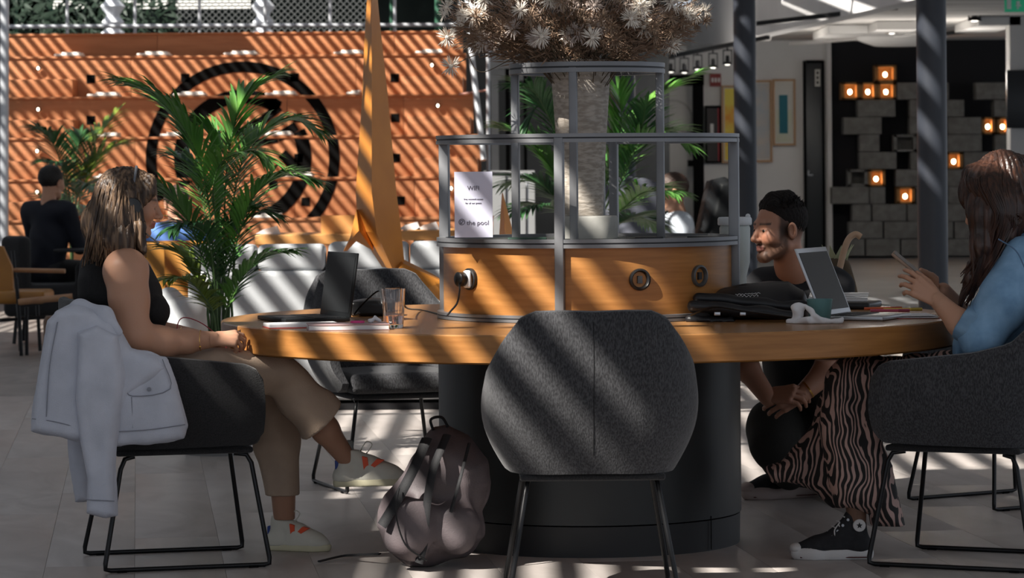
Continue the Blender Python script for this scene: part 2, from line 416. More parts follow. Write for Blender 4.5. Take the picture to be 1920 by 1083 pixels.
def hand(g, wrist, f, n, t, s=1.0, curl=(.5, .6, .4), spread=.12, thumb=(.5, .35), k=.006, curls=None):
    """adds palm and five fingers. f: finger direction, n: out of the BACK of the hand, t: thumb side"""
    f, n = Vector(f).normalized(), Vector(n).normalized(); t = Vector(t); t = (t - f*t.dot(f)).normalized(); n = (n - f*n.dot(f) - t*n.dot(t)).normalized(); W = Vector(wrist)
    len_ = (.078, .088, .082, .066); roots = []
    for i in range(4):
        off = (.030, .010, -.010, -.028)[i]; kl = (.088, .092, .087, .078)[i]
        root = W + (f*kl + t*off + n*(.004 if i in (1, 2) else 0))*s; roots.append(root)
        g.cap(W + (f*.012 + t*off*.55)*s, root, .0135*s, .0115*s, .008*s)
        a = 0; p = root; cu = curls[i] if curls else curl
        base_d = (f + t*spread*(1.2-i*.8)).normalized()
        for j, (fl, rr) in enumerate(((.46, .0092), (.30, .0083), (.24, .0072))):
            a += cu[j]; d = base_d*math.cos(a) - n*math.sin(a); q = p + d*len_[i]*fl*s
            g.cap(p, q, rr*s*(.92 if i == 3 else 1), (rr-.0008)*s*(.92 if i == 3 else 1), .0025*s); p = q
    b0 = W + (f*.025 + t*.022 - n*.004)*s; d1 = (f*math.cos(thumb[0]) + t*math.sin(thumb[0]) - n*.35).normalized(); b1 = b0 + d1*.042*s
    d2 = (f*math.cos(thumb[0]-thumb[1]) + t*math.sin(thumb[0]-thumb[1]) - n*.45).normalized(); b2 = b1 + d2*.032*s; b3 = b2 + (d2 - n*.15).normalized()*.024*s
    g.cap(b0, b1, .0155*s, .0115*s, .010*s); g.cap(b1, b2, .0105*s, .0095*s, .003*s); g.cap(b2, b3, .0095*s, .008*s, .003*s)
def tubes_locks(paths, r, n=5):
    b = MB()
    for p in paths:
        N = len(p); b.tube(p, [r*(.35+.65*math.sin(PI*min(1, (i+.6)/N*1.02))**.6)+.0002 for i in range(N)], n)
    return b
def hair_mat(name, a, b, sc=55, str_=(1, 1, .05), lo=.35, hi=.7, rough=.38):
    m = mat(name, a, rough, col2=b, scale=sc, stretch=str_, detail=3, bump=.8, spec=.5, lo=lo, hi=hi); return m
def denim(name, a, b): return mat(name, a, .85, col2=b, scale=18, detail=8, bump=.5, bscale=500, lo=.3, hi=.7)
# ------------------------------------------------------------------ materials
M_floor = mat('floor_wood', (0.36, 0.325, 0.30), 0.42, col2=(0.27, 0.235, 0.21), scale=3.5, stretch=(2.2, .8, 1), detail=7, bump=0.15, coord='Generated', spec=0.4)
def floor_mat(name, a, b, rough, coord='Object', spec=0.4):
    m = mat(name, a, rough, col2=b, scale=2.6, stretch=(1.6, .55, 1), detail=8, bump=0.12, coord=coord, spec=spec, lo=.3, hi=.72)
    nz = [n for n in m.node_tree.nodes if n.type == 'TEX_NOISE'][0]; nz.inputs['Distortion'].default_value = 1.6
    nt = m.node_tree; oi = nt.nodes.new('ShaderNodeObjectInfo'); mp = [n for n in nt.nodes if n.type == 'MAPPING'][0]; sc_ = nt.nodes.new('ShaderNodeVectorMath'); sc_.operation = 'SCALE'; sc_.inputs['Scale'].default_value = 37.0
    nt.links.new(oi.outputs['Random'], sc_.inputs[0]); nt.links.new(sc_.outputs[0], mp.inputs['Location'])
    return m
M_floor = floor_mat('floor_wood_b', (0.50, 0.455, 0.43), (0.36, 0.322, 0.30), .42)
M_wood = mat('oak', (0.42, 0.185, 0.052), 0.38, col2=(0.29, 0.118, 0.030), scale=5, stretch=(1, 1, 14), detail=6, bump=0.08, spec=.45, lo=.3, hi=.75)
M_woodtop = mat('oak_top', (0.40, 0.20, 0.075), 0.27, col2=(0.28, 0.13, 0.045), scale=5, stretch=(1, 12, 1), detail=6, bump=0.05, spec=.5, lo=.3, hi=.75)
M_step = mat('step_wood', (0.56, 0.245, 0.115), 0.5, col2=(0.47, 0.195, 0.088), scale=2.4, stretch=(1, 1, 9), detail=5, spec=.3)
M_step2 = mat('step_wood_dark', (0.50, 0.21, 0.095), 0.5, col2=(0.42, 0.17, 0.075), scale=2.4, stretch=(1, 1, 9), detail=5, spec=.3)
M_black = mat('black_paint', (0.004, 0.004, 0.004), 0.9, spec=.1)
M_white = mat('white_wall', (0.66, 0.65, 0.635), 0.8, col2=(0.60, 0.59, 0.575), scale=1.2)
M_ceil = mat('ceiling_white', (0.75, 0.73, 0.70), 0.85, col2=(0.5, 0.48, 0.46), scale=2.0, stretch=(.4, 1, 1))
M_pipe = mat('galvanised', (0.60, 0.62, 0.65), 0.38, metal=0.35, col2=(0.42, 0.44, 0.47), scale=6)
M_alu = mat('aluminium', (0.23, 0.235, 0.245), 0.42, metal=0.55, col2=(0.17, 0.172, 0.18), scale=4)
M_aludk = mat('dark_slot', (0.03, 0.03, 0.033), 0.6)
M_pillar = mat('pillar_paint', (0.028, 0.032, 0.042), 0.42, spec=.5)
M_darkwall = mat('dark_wall', (0.006, 0.006, 0.008), 0.8)
M_block = mat('concrete_block', (0.16, 0.155, 0.145), 0.9, col2=(0.115, 0.11, 0.10), scale=9, bump=.3)
M_net = mat('net_back', (0.010, 0.018, 0.016), 0.8, col2=(0.03, 0.045, 0.04), scale=1.7, detail=8)
M_wire = mat('wire', (0.16, 0.17, 0.17), 0.5, metal=.3)
M_cush = mat('pad_white', (0.85, 0.78, 0.70), 0.8)
M_green = mat('green_post', (0.03, 0.10, 0.06), 0.5)
M_grey = mat('grey_panel', (0.28, 0.29, 0.30), 0.7, col2=(0.22, 0.23, 0.24), scale=1.5)
M_lamp = mat('lamp_glow', (1, .9, .75), 0.5, emit=(1, .82, .6), estr=6)
M_metal_dk = mat('dark_metal', (0.02, 0.02, 0.022), 0.4, metal=.5)
M_col = mat('column_metal', (0.036, 0.038, 0.038), 0.38, col2=(0.027, 0.028, 0.028), scale=2, metal=.35)

# ------------------------------------------------------------------ floor
# one broad slab with planks that can be told apart laid on it in front
fl = struct('floor', MB().box((0.6, 20, -0.06), (16, 64, 0.1)), floor_mat('floor_far', (0.36, 0.325, 0.30), (0.25, 0.222, 0.20), .5))
PW, PL, PROT = 0.285, 2.4, math.radians(6.6)
plank_ms = []
for k in range(6):
    plank_ms.append(mesh_of('plank', MB().box((0, 0, -0.006 + 0.0002*(k % 3)), (PW-0.0008, PL-0.0010, 0.012), bev=0.0007))); plank_ms[-1].materials.append(M_floor)
i = 0
for ix in range(-10, 11):
    for iy in range(-1, 6):
        v = Vector((ix*PW, -2.6 + iy*PL + (ix*.77) % PL, 0)); v.rotate(Euler((0, 0, PROT)))
        if v.y > 9.4 or abs(v.x - .0) > 2.9 or v.y < -3.4: continue
        o = bpy.data.objects.new('plank', plank_ms[i % 6]); C.objects.link(o); o.parent = fl; o.location = v; o.rotation_euler = (0, 0, PROT + (PI if i % 2 else 0)); i += 1

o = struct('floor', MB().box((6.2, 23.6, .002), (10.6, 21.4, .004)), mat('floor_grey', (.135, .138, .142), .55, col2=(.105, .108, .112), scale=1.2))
struct('wall_left', MB().box((-10.2, 11, 2.7), (.2, 48.4, 5.4)), M_white); struct('baseboard_left', MB().box((-10.07, 11, .06), (.04, 48, .12)), M_grey)
struct('wall_back_left', MB().box((-7.9, 35.1, 2.7), (4.6, .2, 5.4)), mat('wall_back_grey', (.30, .31, .31), .8))
# ------------------------------------------------------------------ roof over the hall (slats under glass; far above the frame)
ZR = 5.5
def slats(x0, x1, y0, y1, pitch, wd, z=ZR):
    b = MB(); n = int((x1-x0)/pitch)
    for k in range(n+1): b.box((x0+k*pitch, (y0+y1)/2, z), (wd, y1-y0, 0.03))
    return b
roof = MB()
def cover(x0, x1, y0, y1): roof.box(((x0+x1)/2, (y0+y1)/2, ZR+0.15), (x1-x0, y1-y0, 0.12))
# unseen panels added around the skylights to shade chosen areas
SLATS = []
def skylight(x0, x1, y0, y1, pitch, wd): SLATS.append(slats(x0, x1, y0, y1, pitch, wd))
exec_roof = None

# ------------------------------------------------------------------ columns
def pillar(px, D, wpx, label):
    X = P(px, HOR, D); r = wpx*D/F_PX/2
    b = MB().lathe([(r, 0), (r, 4.9)], (X.x, X.y, 0), 32); b.lathe([(r*1.5, 0), (r*1.5, .015), (r, .02)], (X.x, X.y, 0), 32)
    return single('steel_column', b, M_pillar, label, 'column', base=(X.x, X.y, 0))
pillar(1748, 21.3, 56, 'dark round steel column nearest the right, in front of the block wall')
pillar(1398, 29, 42, 'dark round steel column right of the round metal frame, before the pictures')
pillar(1169, 30, 46, 'dark round steel column seen behind the tall vase')

# ------------------------------------------------------------------ stepped wooden seating
def ztop(py, D): return P(300, py, D).z
rows = []   # (D, ztop, zbot, xl, xr)
tops = [65, 108, 184, 260, 338, 415]; Ds = [34, 33.2, 32.4, 31.6, 30.8, 30.0]; rx = [868, 874, 888, 902, 912, 925]
for k in range(6):
    rows.append([Ds[k], ztop(tops[k], Ds[k]), None, P(13, tops[k], Ds[k]).x, P(rx[k], tops[k], Ds[k]).x])
for k in range(6): rows[k][2] = rows[k+1][1] - 0.02 if k < 5 else 0.0
bl = thing('stepped_seating', 'tall stepped wooden seating with a black round emblem painted across it', 'seating', (P(450, 400, 30).x, 19, 0))
rr = random.Random(5)
for k, (D, zt, zb, xl, xr) in enumerate(rows):
    Y = D - DT; n = 4; xs = [xl + (xr-xl)*t for t in ([0, .27, .52, .76, 1] if k % 2 else [0, .33, .6, .85, 1])]
    for j in range(n):
        part('riser_panel', MB().box(((xs[j]+xs[j+1])/2, Y+.02, (zt+zb)/2), (xs[j+1]-xs[j]-.004, .04, zt-zb-.004), bev=.003), M_step if (j+k) % 2 else M_step2, bl)
    dep = .8 if k else .12
    part('tread', MB().box(((xl+xr)/2, Y+dep/2-.008, zt+.008), (xr-xl, dep+.016, .022), bev=.004), M_step2, bl)
# half-height aisle steps at both ends
def aisle(px0, px1, k, py_t):
    D = Ds[k]-.4; zt = ztop(py_t, D); zb = rows[k][2]; a, b = P(px0, py_t, D).x, P(px1, py_t, D).x
    st = part('aisle_step', MB().box(((a+b)/2, D-DT+.2, (zt+zb)/2), (b-a, .4, zt-zb), bev=.004), M_step2 if px0 < 400 else M_step, bl)
for k, yt, xe, xs_ in ((1, 147, 136, 752), (2, 223, 138, 764), (3, 300, 140, 776), (4, 377, 142, 786)):
    aisle(13, xe, k, yt); aisle(xs_, rx[k]-6, k, yt)
# black emblem: arcs cut to each riser (painted plates, 3 mm proud)
def clip_band(poly, y0, y1):
    for s_, lim in ((1, y0), (-1, y1)):
        out = []
        for i_ in range(len(poly)):
            a, b = poly[i_], poly[(i_+1) % len(poly)]; da, db = s_*(a[1]-lim), s_*(b[1]-lim)
            if da >= 0: out.append(a)
            if (da < 0) != (db < 0): t = da/(da-db); out.append((a[0]+t*(b[0]-a[0]), a[1]+t*(b[1]-a[1])))
        poly = out
        if not poly: return []
    return poly
bands = [(66, 108), (108.5, 184), (184.5, 260), (260.5, 338), (338.5, 415)]
emb = MB()
def paint(poly):
    for k, (a, b) in enumerate(bands):
        q = clip_band(poly, a, b)
        if len(q) >= 3:
            D = Ds[k]; emb.prism([P(x, y, D-.006) for x, y in q], (0, .005, 0))
def arc(cx, cy, ro, ri, a0, a1, rot=0):
    n = max(3, int(abs(a1-a0)/5)); 
    for i_ in range(n):
        A = [math.radians(a0+(a1-a0)*t) for t in (i_/n, (i_+1)/n)]
        paint([(cx+ro*math.cos(A[0]), cy-ro*math.sin(A[0])), (cx+ro*math.cos(A[1]), cy-ro*math.sin(A[1])), (cx+ri*math.cos(A[1]), cy-ri*math.sin(A[1])), (cx+ri*math.cos(A[0]), cy-ri*math.sin(A[0]))])
arc(455, 297, 182, 162, -50, 207)
arc(455, 297, 129, 103, 55, 205); arc(455, 297, 129, 103, -95, 26)
def poly_line(pts, wd):
    for a, b in zip(pts[:-1], pts[1:]):
        dx, dy = b[0]-a[0], b[1]-a[1]; L = math.hypot(dx, dy); nx, ny = -dy/L*wd/2, dx/L*wd/2
        paint([(a[0]+nx, a[1]+ny), (b[0]+nx, b[1]+ny), (b[0]-nx, b[1]-ny), (a[0]-nx, a[1]-ny)])
poly_line([(497, 186), (522, 204)], 20); poly_line([(524, 200), (492, 226), (455, 246), (410, 262)], 17)
poly_line([(556, 236), (520, 258), (470, 268)], 18); poly_line([(528, 288), (563, 322)], 20)
for x, y in ((170, 148), (170, 225), (170, 302), (347, 146), (552, 145), (558, 221), (560, 296), (573, 378), (512, 345), (740, 146), (741, 221), (742, 296), (751, 376)):
    keep = emb; emb = MB(); paint([(x-8, y-8), (x+8, y-8), (x+8, y+8), (x-8, y+8)]); part('black_square', emb, M_black, bl, smooth=False); emb = keep
part('painted_emblem', emb, M_black, bl, label='black ring emblem painted over the steps', smooth=False)
# step lights
sl0 = None
for n_, (x, y, k) in enumerate(((72, 128, 1), (72, 205, 2), (70, 283, 3), (70, 360, 4), (810, 122, 1), (821, 198, 2), (838, 275, 3), (846, 353, 4))):
    D = Ds[k]-.44 if k else Ds[k]-.04; p = P(x, y, D)
    D = Ds[k]-.03; p = P(x, y, D)
    b = MB().lathe([(.026, 0), (.026, -.018), (.018, -.02)], p, 12, rot=rotx(-PI/2)); 
    o = part('step_light', b, M_metal_dk, bl); part('lens', MB().sphere(p+Vector((0, -.016, 0)), .017, 10, 6, (1, .4, 1.3)), M_lamp, o)
# thin white seat pads lying along the step edges
pads = [(128, 1, 50), (288, 1, 60), (452, 1, 62), (655, 1, 56), (806, 1, 52), (193, 2, 58), (355, 2, 60), (527, 2, 58), (662, 2, 24), (200, 3, 40), (322, 3, 45), (516, 3, 62), (188, 4, 28), (555, 4, 62), (500, 5, 52), (700, 5, 36)]
LR = {'0': 'left end', '1': 'middle', '2': 'right end'}
rown = {1: 'topmost', 2: 'second from top', 3: 'third from top', 4: 'fourth from top', 5: 'lowest'}
cnt_row = {}
ordw = ['first', 'second', 'third', 'fourth', 'fifth']
for x, k, wpx in pads:
    D = Ds[k]; zt = rows[k][1]+.02; a = P(x-wpx/2, 300, D).x; b = P(x+wpx/2, 300, D).x; q = MB()
    q.box(((a+b)/2, D-DT+.17, zt+.014), (b-a, .36, .026), bev=.012); q.box(((a+b)/2+.03, D-DT+.19, zt+.036), ((b-a)*.7, .3, .018), bev=.008)
    j = cnt_row.get(k, 0); cnt_row[k] = j+1
    single('seat_pad', q, M_cush, f'thin white pad on the {rown[k]} wooden step, {ordw[j]} from the left', 'pad', 'white pads on the stepped seating')

# ------------------------------------------------------------------ railing and dark yard above the steps
rt = thing('pipe_railing', 'galvanised pipe railing running above the wooden steps', 'railing', P(450, 65, 34.6))
part('top_rail', MB().tube([P(8, 50, 34.6), P(965, 46, 34.6)], .022, 10), M_pipe, rt)
for x in (126, 253, 374, 497, 619, 740, 862):
    part('post', MB().tube([P(x, 66, 34.62), P(x, -70, 34.62)], .017, 8), M_pipe, rt)
single('scaffold_pole', MB().tube([P(8, 520, 29.5)*1, P(9, -60, 29.5)], .040, 12), M_pipe, 'upright galvanised pole at the far left edge of the steps', 'pole')
Ybk = 46
struct('wall_back', MB().box((P(400, 0, 46).x, 35.1, 1.5), (9.4, .2, 5.2)), M_net)
mb_ = MB(); step = 0.075
x0, x1 = P(330, 0, 37).x, P(700, 0, 37).x; z0, z1 = P(0, 64, 37).z, P(0, -30, 37).z
n = int((x1-x0+z1-z0)/step)
for i_ in range(n):
    for s_ in (1, -1):
        t = i_*step; ax = x0+t-(z1-z0); bx = x0+t; az, bz = z0, z1
        if ax < x0: az += (x0-ax); ax = x0
        if bx > x1: bz -= (bx-x1); bx = x1
        if bx <= ax: continue
        if s_ < 0: ax, bx = x0+x1-ax, x0+x1-bx
        mb_.beam((ax, 26, az), (bx, 26, bz), .006, .006, (0, 1, 0))
single('wire_mesh_fence', mb_, M_wire, 'diagonal wire mesh fence behind the railing above the wooden steps', 'fence', smooth=False, kind='stuff')
for (x, D, a, b, wd) in ((30, 40, -80, 70, 8), (98, 39, -80, 66, 14), (735, 36.5, -80, 62, 9), (822, 36.6, -80, 62, 14)):
    single('green_post', MB().tube([P(x, b, D), P(x, a, D)], wd/2*D/F_PX, 12), M_green,
           {30: 'green post above the left end of the wooden steps, behind the grey pole', 98: 'thick green post above the left part of the steps', 735: 'slim green post beside the rust-orange sculpture top', 822: 'dark green post above the right end of the steps'}[x], 'post')
for j, (a, b) in enumerate(((100, 160), (232, 322), (330, 470))):
    for i_, y in enumerate((3, 9, 15)):
        single('light_strip', MB().beam(P(a, y, 38), P(b, y-1, 38), .02, .022), mat('strip_white', (.85, .85, .82), .4),
               f'long pale slat high above the wooden steps, {["left", "middle", "right"][j]} set, {["upper", "middle", "lower"][i_]} one', 'slat', 'pale slats behind the railing', smooth=False)
# white turned figures standing behind the rail
def figure(px, D, label, s=1.0):
    m_ = F_PX/D; prof = [(26, 66), (24, 60), (16, 54), (20, 48), (24, 42), (19, 36), (14, 30), (15, 26), (22, 18), (26, 12), (20, 6), (15, 0), (16, -8), (24, -20), (10, -30), (.01, -32)]
    b = MB().lathe([(r*s/m_*.9, P(px, y, D).z-P(px, 66, D).z) for r, y in prof], P(px, 66, D), 20)
    return single('white_turned_figure', b, mat('chalk', (.80, .83, .88), .5), label, 'figure')
figure(212, 35.4, 'white turned figure standing behind the railing, above the left half of the steps')
figure(494, 35.4, 'white turned figure behind the railing nearest the rust-orange sculpture', .95)
# foliage outside behind railing
fol = MB(); r_ = random.Random(9)
for i_ in range(420):
    p = P(r_.uniform(20, 330), r_.uniform(-20, 66), r_.uniform(36, 38.5)); d = Vector((r_.uniform(-1, 1), r_.uniform(-.3, .3), r_.uniform(-1, .4))).normalized()*r_.uniform(.06, .14); s_ = d.cross(Vector((0, 1, 0))).normalized()*.02
    fol.add([p-d, p+s_, p+d, p-s_], [(0, 1, 2, 3)])
single('creeper', fol, mat('creeper_leaf', (0.008, 0.024, 0.012), .6), 'dark green creeper foliage behind the railing at the top left', 'plant', smooth=False, kind='stuff')

# ------------------------------------------------------------------ glazed unit and panels between the steps and the columns
struct('wall_mid', MB().box((P(1030, 0, 42).x+.1, 31.2, 2.7), (2.9, .2, 5.4)), mat('mid_wall', (0.05, 0.055, 0.058), .7, col2=(.03, .033, .036), scale=1.2))
struct('trim_1', MB().prism([P(915, 127, 40), P(997, 127, 40), P(930, 92, 40), P(915, 90, 40)], (0, .3, 0)), M_grey)
struct('trim_2', MB().box(P(950, 140, 41)+Vector((0, 0, 0)), (.45, .1, .14)), M_grey)
for i_, (x, w_, c_) in enumerate(((928, 14, M_pipe), (952, 8, M_metal_dk), (968, 14, M_pipe), (985, 6, M_metal_dk))):
    p = P(x, 240, 40.5); struct(f'trim_{i_+3}', MB().box((p.x, p.y, 1.6), (w_*40.5/F_PX, .08, 2.2)), M_grey if c_ is M_pipe else M_black)
struct('trim_8', MB().box(P(955, 385, 39.5), (.62, .1, .85)), mat('grey_cabinet', (0.20, .205, .21), .7))
single('scaffold_pole', MB().tube([P(876, -10, 31.5), P(885, 110, 31.3), P(907, 300, 31)], .030, 10), M_pipe, 'leaning galvanised pole right of the wooden steps', 'pole')
single('scaffold_pole', MB().tube([P(915, 90, 31.8), P(916, 470, 31.8)], .020, 10), M_pipe, 'thin upright pole just right of the leaning pole', 'pole')
g = thing('guard_rail', 'low pale guard rail behind the wifi sign', 'railing', P(930, 440, 32))
part('rail', MB().tube([P(906, 325, 32), P(990, 328, 32)], .02, 8), M_pipe, g)
part('rail', MB().tube([P(860, 177, 31.9), P(918, 168, 31.9)], .010, 8), mat('rail_rust', (.5, .25, .2), .5), g)
for x in (908, 950, 988): part('post', MB().tube([P(x, 325, 32), P(x, 470, 32)], .014, 8), M_pipe, g)

# ------------------------------------------------------------------ far right room
DW = 45.0; sW = F_PX/DW; YW = DW - DT
def wbox(px0, py0, px1, py1, D, dep, bev=0.0):
    a, b = P(px0, (py0+py1)/2, D), P(px1, (py0+py1)/2, D); t, bo = P((px0+px1)/2, py0, D).z, P((px0+px1)/2, py1, D).z
    return MB().box(((a.x+b.x)/2, D-DT+dep/2, (t+bo)/2), (b.x-a.x, dep, t-bo), bev=bev)
xa, xb = P(1195, 300, DW).x, P(1556, 300, DW).x
struct('wall_far', MB().box(((xa+xb)/2, YW+.15, 1.6), (xb-xa, .3, 3.4)), M_white)
xc, xd = P(1558, 300, DW).x, P(1960, 300, DW).x
struct('wall_right', MB().box(((xc+xd)/2+.6, YW+.35, 1.6), (xd-xc+1.2, .3, 3.4)), M_darkwall)
struct('trim_10', wbox(1551, 80, 1560, 486, DW-.06, .1), M_white)
struct('baseboard_far', wbox(1196, 470, 1552, 484, DW-.03, .04), M_grey)
# near wall end on the right edge with dark screen
struct('wall_end', wbox(1895, -120, 2100, 700, 38, .3), M_white)
single('wall_screen', wbox(1888, 131, 1990, 240, 37.9, .07, .01), mat('dark_screen', (.02, .022, .026), .3), 'dark grey screen on the white wall at the right edge', 'screen')
# ceiling of the room and its pale fascia beam
F0, F1 = (2.53*31.8/20.2, 31.8-DT), (1.97, 49.8-DT)   # plan line of the fascia
def fl_at(D): t = (D-31.8)/(49.8-31.8); return 3.98 + (1.97-3.98)*t
A, B = Vector((fl_at(16), 16-DT, 0)), Vector((fl_at(45), 45-DT, 0))
struct('ceiling', MB().add([(A.x, A.y, 3.02), (12, A.y, 3.02), (12, B.y+.2, 3.02), (B.x, B.y+.2, 3.02), (A.x, A.y, 3.12), (12, A.y, 3.12), (12, B.y+.2, 3.12), (B.x, B.y+.2, 3.12)],
       [(0,1,2,3),(4,7,6,5),(0,4,5,1),(1,5,6,2),(2,6,7,3),(3,7,4,0)]), M_ceil)
d_ = (B-A).normalized(); nrm = Vector((-d_.y, d_.x, 0)); nrm = nrm if nrm.x < 0 else -nrm
fz0, fz1 = 2.90, 4.1
struct('fascia_beam' if False else 'trim_11', MB().prism([A+Vector((0, 0, fz0)), B+Vector((0, 0, fz0)), B+Vector((0, 0, fz1)), A+Vector((0, 0, fz1))], -nrm*.25), mat('fascia', (.80, .79, .79), .7, col2=(.72, .71, .71), scale=.8))
for i_, (q0, q1, D, z) in enumerate(((1440, 1640, 36, 2.93), (1500, 1720, 42, 2.92), (1780, 1900, 40, 2.94), (1300, 1420, 43, 2.90))):
    struct(f'trim_{12+i_}', MB().beam((P(q0, 0, D).x, D-DT+1.5, z), (P(q1, 0, D).x, D-DT-2, z), .04, .05), M_metal_dk if i_ % 2 == 0 else M_white)
for i_, (q, D) in enumerate(((1575, 41), (1665, 40), (1850, 39))):
    struct(f'trim_{16+i_}', MB().box((P(q, 0, D).x, D-DT, 2.96), (.5, 2.0, .1)), M_white)
# track lamps: lantern-like heads
def track_lamp(px, py, D, label, h=31, ztop_=3.025):
    m_ = F_PX/D; c = P(px, py, D); hh = h/m_; t = thing('track_lamp', label, 'lamp', c-Vector((0, 0, hh/2)), group=None)
    part('mount', MB().tube([c+Vector((0, 0, hh*.5)), Vector((c.x, c.y, ztop_))], hh*.06, 8), M_metal_dk, t)
    b = MB()
    for sx in (-1, 1): b.box(c+Vector((sx*hh*.28, 0, 0)), (hh*.07, hh*.1, hh*.9))
    b.box(c+Vector((0, 0, hh*.46)), (hh*.62, hh*.12, hh*.08)); part('frame', b, M_metal_dk, t)
    part('head', MB().lathe([(hh*.36, -hh*.5), (hh*.3, -hh*.34), (hh*.14, -hh*.3), (hh*.12, hh*.1), (hh*.01, hh*.12)], c, 16), M_metal_dk, t)
    part('bulb', MB().sphere(c+Vector((0, 0, -hh*.47)), hh*.16, 10, 6, (1.3, 1.3, .5)), mat('bulb', (1, 1, 1), .5, emit=(1, .95, .85), estr=3), t)
lampl = [(1672, 46, 40, 'black track lamp over the block wall left of the big column', 33), (1827, 20, 38, 'black track lamp near the top edge, left of the exit sign', 38), (1876, 22, 40, 'small black track lamp below the exit sign', 26), (1717, 38, 39.8, 'black track lamp half hidden by the big column', 30),
         (1258, 122, 42.65, 'leftmost of the track lamps over the far doorway', 26), (1283, 122, 42.15, 'second track lamp from the left over the far doorway', 28), (1308, 116, 41.65, 'third track lamp from the left over the far doorway', 28), (1337, 113, 41.05, 'fourth track lamp from the left, above the red sign', 28), (1364, 107, 40.5, 'fifth track lamp from the left, beside the middle column', 28)]
TA, TB = P(1225, 112, 43.3), P(1440, 70, 39)
for a in lampl: track_lamp(*a, ztop_=(TA.z+(TB.z-TA.z)*(43.3-a[2])/4.3) if a[0] < 1400 else 3.025)
single('lamp_track', MB().beam(TA, TB, .05, .05), M_metal_dk, 'black lamp track running under the ceiling beam', 'track', smooth=False)
for (px_, D_, z_, e_) in ((1300, 41, 2.35, 22), (1480, 41, 2.35, 22), (1640, 39, 2.35, 22), (1800, 39, 2.35, 26)):
    L = bpy.data.lights.new('room_lamp', 'POINT'); L.energy = e_; L.color = (1, .93, .85); L.shadow_soft_size = .15
    lo_ = bpy.data.objects.new('room_lamp', L); C.objects.link(lo_); lo_.location = (P(px_, 0, D_).x, D_-DT, z_)
single('ceiling_dish', MB().lathe([(.01, -.16), (.35, -.15), (.55, -.08), (.62, 0), (.3, .04), (.01, .04)], P(1690, 64, 41.5), 32), M_white, 'wide white bowl-shaped ceiling fitting above the block wall', 'lamp')
# doors
def door(n_, px0, py0, px1, py1, D, m_):
    d0 = bpy.data.objects.new(f'door_{n_}', None); C.objects.link(d0); d0['kind'] = 'structure'; d0.location = P((px0+px1)/2, 484, D)
    part('frame', wbox(px0-4, py0-4, px0, py1, D-.03, .1), M_black, d0); part('frame', wbox(px1, py0-4, px1+4, py1, D-.03, .1), M_black, d0); part('frame', wbox(px0, py0-5, px1, py0, D-.03, .1), M_black, d0)
    part('leaf', wbox(px0, py0, px1, py1, D, .05, .004), m_, d0)
    part('handle', MB().tube([P(px0+4, 320, D-.04), P(px0+4, 328, D-.06), P(px0+12, 328, D-.06)], .012, 6), M_pipe, d0)
    return d0
M_door = mat('door_dark', (.012, .015, .017), .35)
dd = door(1, 1512, 118, 1543, 484, DW-.1, M_door)
part('sign_plate', wbox(1528, 130, 1538, 162, DW-.14, .02), mat('plate', (.45, .44, .4), .5), dd)
for i_ in range(3): part('sign_symbol', wbox(1531, 134+i_*9, 1535, 139+i_*9, DW-.15, .01), M_metal_dk, dd)
# dark door portal left of the pictures
struct('trim_20', wbox(1301, 140, 1320, 484, DW-.3, .2), M_black); struct('trim_21', wbox(1240, 140, 1320, 160, DW-.3, .2), M_black)
struct('trim_22', wbox(1195, 160, 1212, 200, DW-.2, .1), M_green); struct('trim_23', wbox(1210, 190, 1240, 484, DW-.2, .1), mat('grey_pane', (.1, .11, .11), .3))
struct('trim_24', wbox(1195, 308, 1212, 316, DW-.5, .1), M_black); struct('trim_25', wbox(1290, 300, 1303, 312, DW-.5, .1), M_black)
single('wall_emblem', MB().ring((0, 0, 0), .26, .03, .012).__class__() if False else (lambda b: b)(MB().lathe([(.25, 0), (.28, 0), (.28, .02), (.25, .02), (.25, 0)], P(1262, 224, DW-.04), 40, rot=rotx(PI/2))), mat('pale_grey', (.42, .41, .40), .6), 'pale ring emblem on the far white wall behind the palm', 'sign')
# pictures
def picture(px0, py0, px1, py1, label, inner, wood=True, D=DW-.05):
    t = thing('framed_picture', label, 'picture', P((px0+px1)/2, py1, D)); m_ = mat('frame_oak', (.42, .25, .13), .5) if wood else M_black; fw = 4
    for q in ((px0, py0, px0+fw, py1), (px1-fw, py0, px1, py1), (px0+fw, py0, px1-fw, py0+fw), (px0+fw, py1-fw, px1-fw, py1)): part('frame', wbox(*q, D-.05, .05, .003), m_, t)
    part('mount', wbox(px0+fw, py0+fw, px1-fw, py1-fw, D-.015, .015), mat('mount_board', (.55, .54, .50), .8), t)
    for ii, (a, b, c, d, m2) in enumerate(inner): part('print', wbox(a, b, c, d, D-.02-.008*ii, .006), m2, t)
picture(1449, 148, 1492, 273, 'framed picture with a narrow teal rectangle on pale board, beside the door', [(1455, 205, 1485, 266, mat('pale_yellow', (.5, .52, .36), .8, col2=(.55, .54, .5), scale=4)), (1461, 178, 1477, 250, mat('teal_print', (.015, .13, .17), .7))])
picture(1412, 150, 1448, 304, 'tall framed picture in faint pink and grey, just right of the middle column', [(1417, 156, 1443, 298, mat('faint_print', (.5, .45, .40), .8, col2=(.38, .42, .46), scale=5))])
picture(1353, 160, 1388, 306, 'framed picture fading yellow to orange, left of the middle column', [(1359, 166, 1383, 300, mat('sunset_print', (.75, .62, .12), .8, col2=(.70, .22, .04), scale=1.5, lo=.45, hi=.55))], True)
picture(1322, 198, 1353, 306, 'dark poster with a red edge and a small pale figure', [(1325, 202, 1346, 302, mat('poster_dark', (.03, .025, .025), .6)), (1346, 200, 1352, 304, mat('poster_red', (.35, .02, .03), .6)), (1332, 232, 1338, 262, M_white)], False)
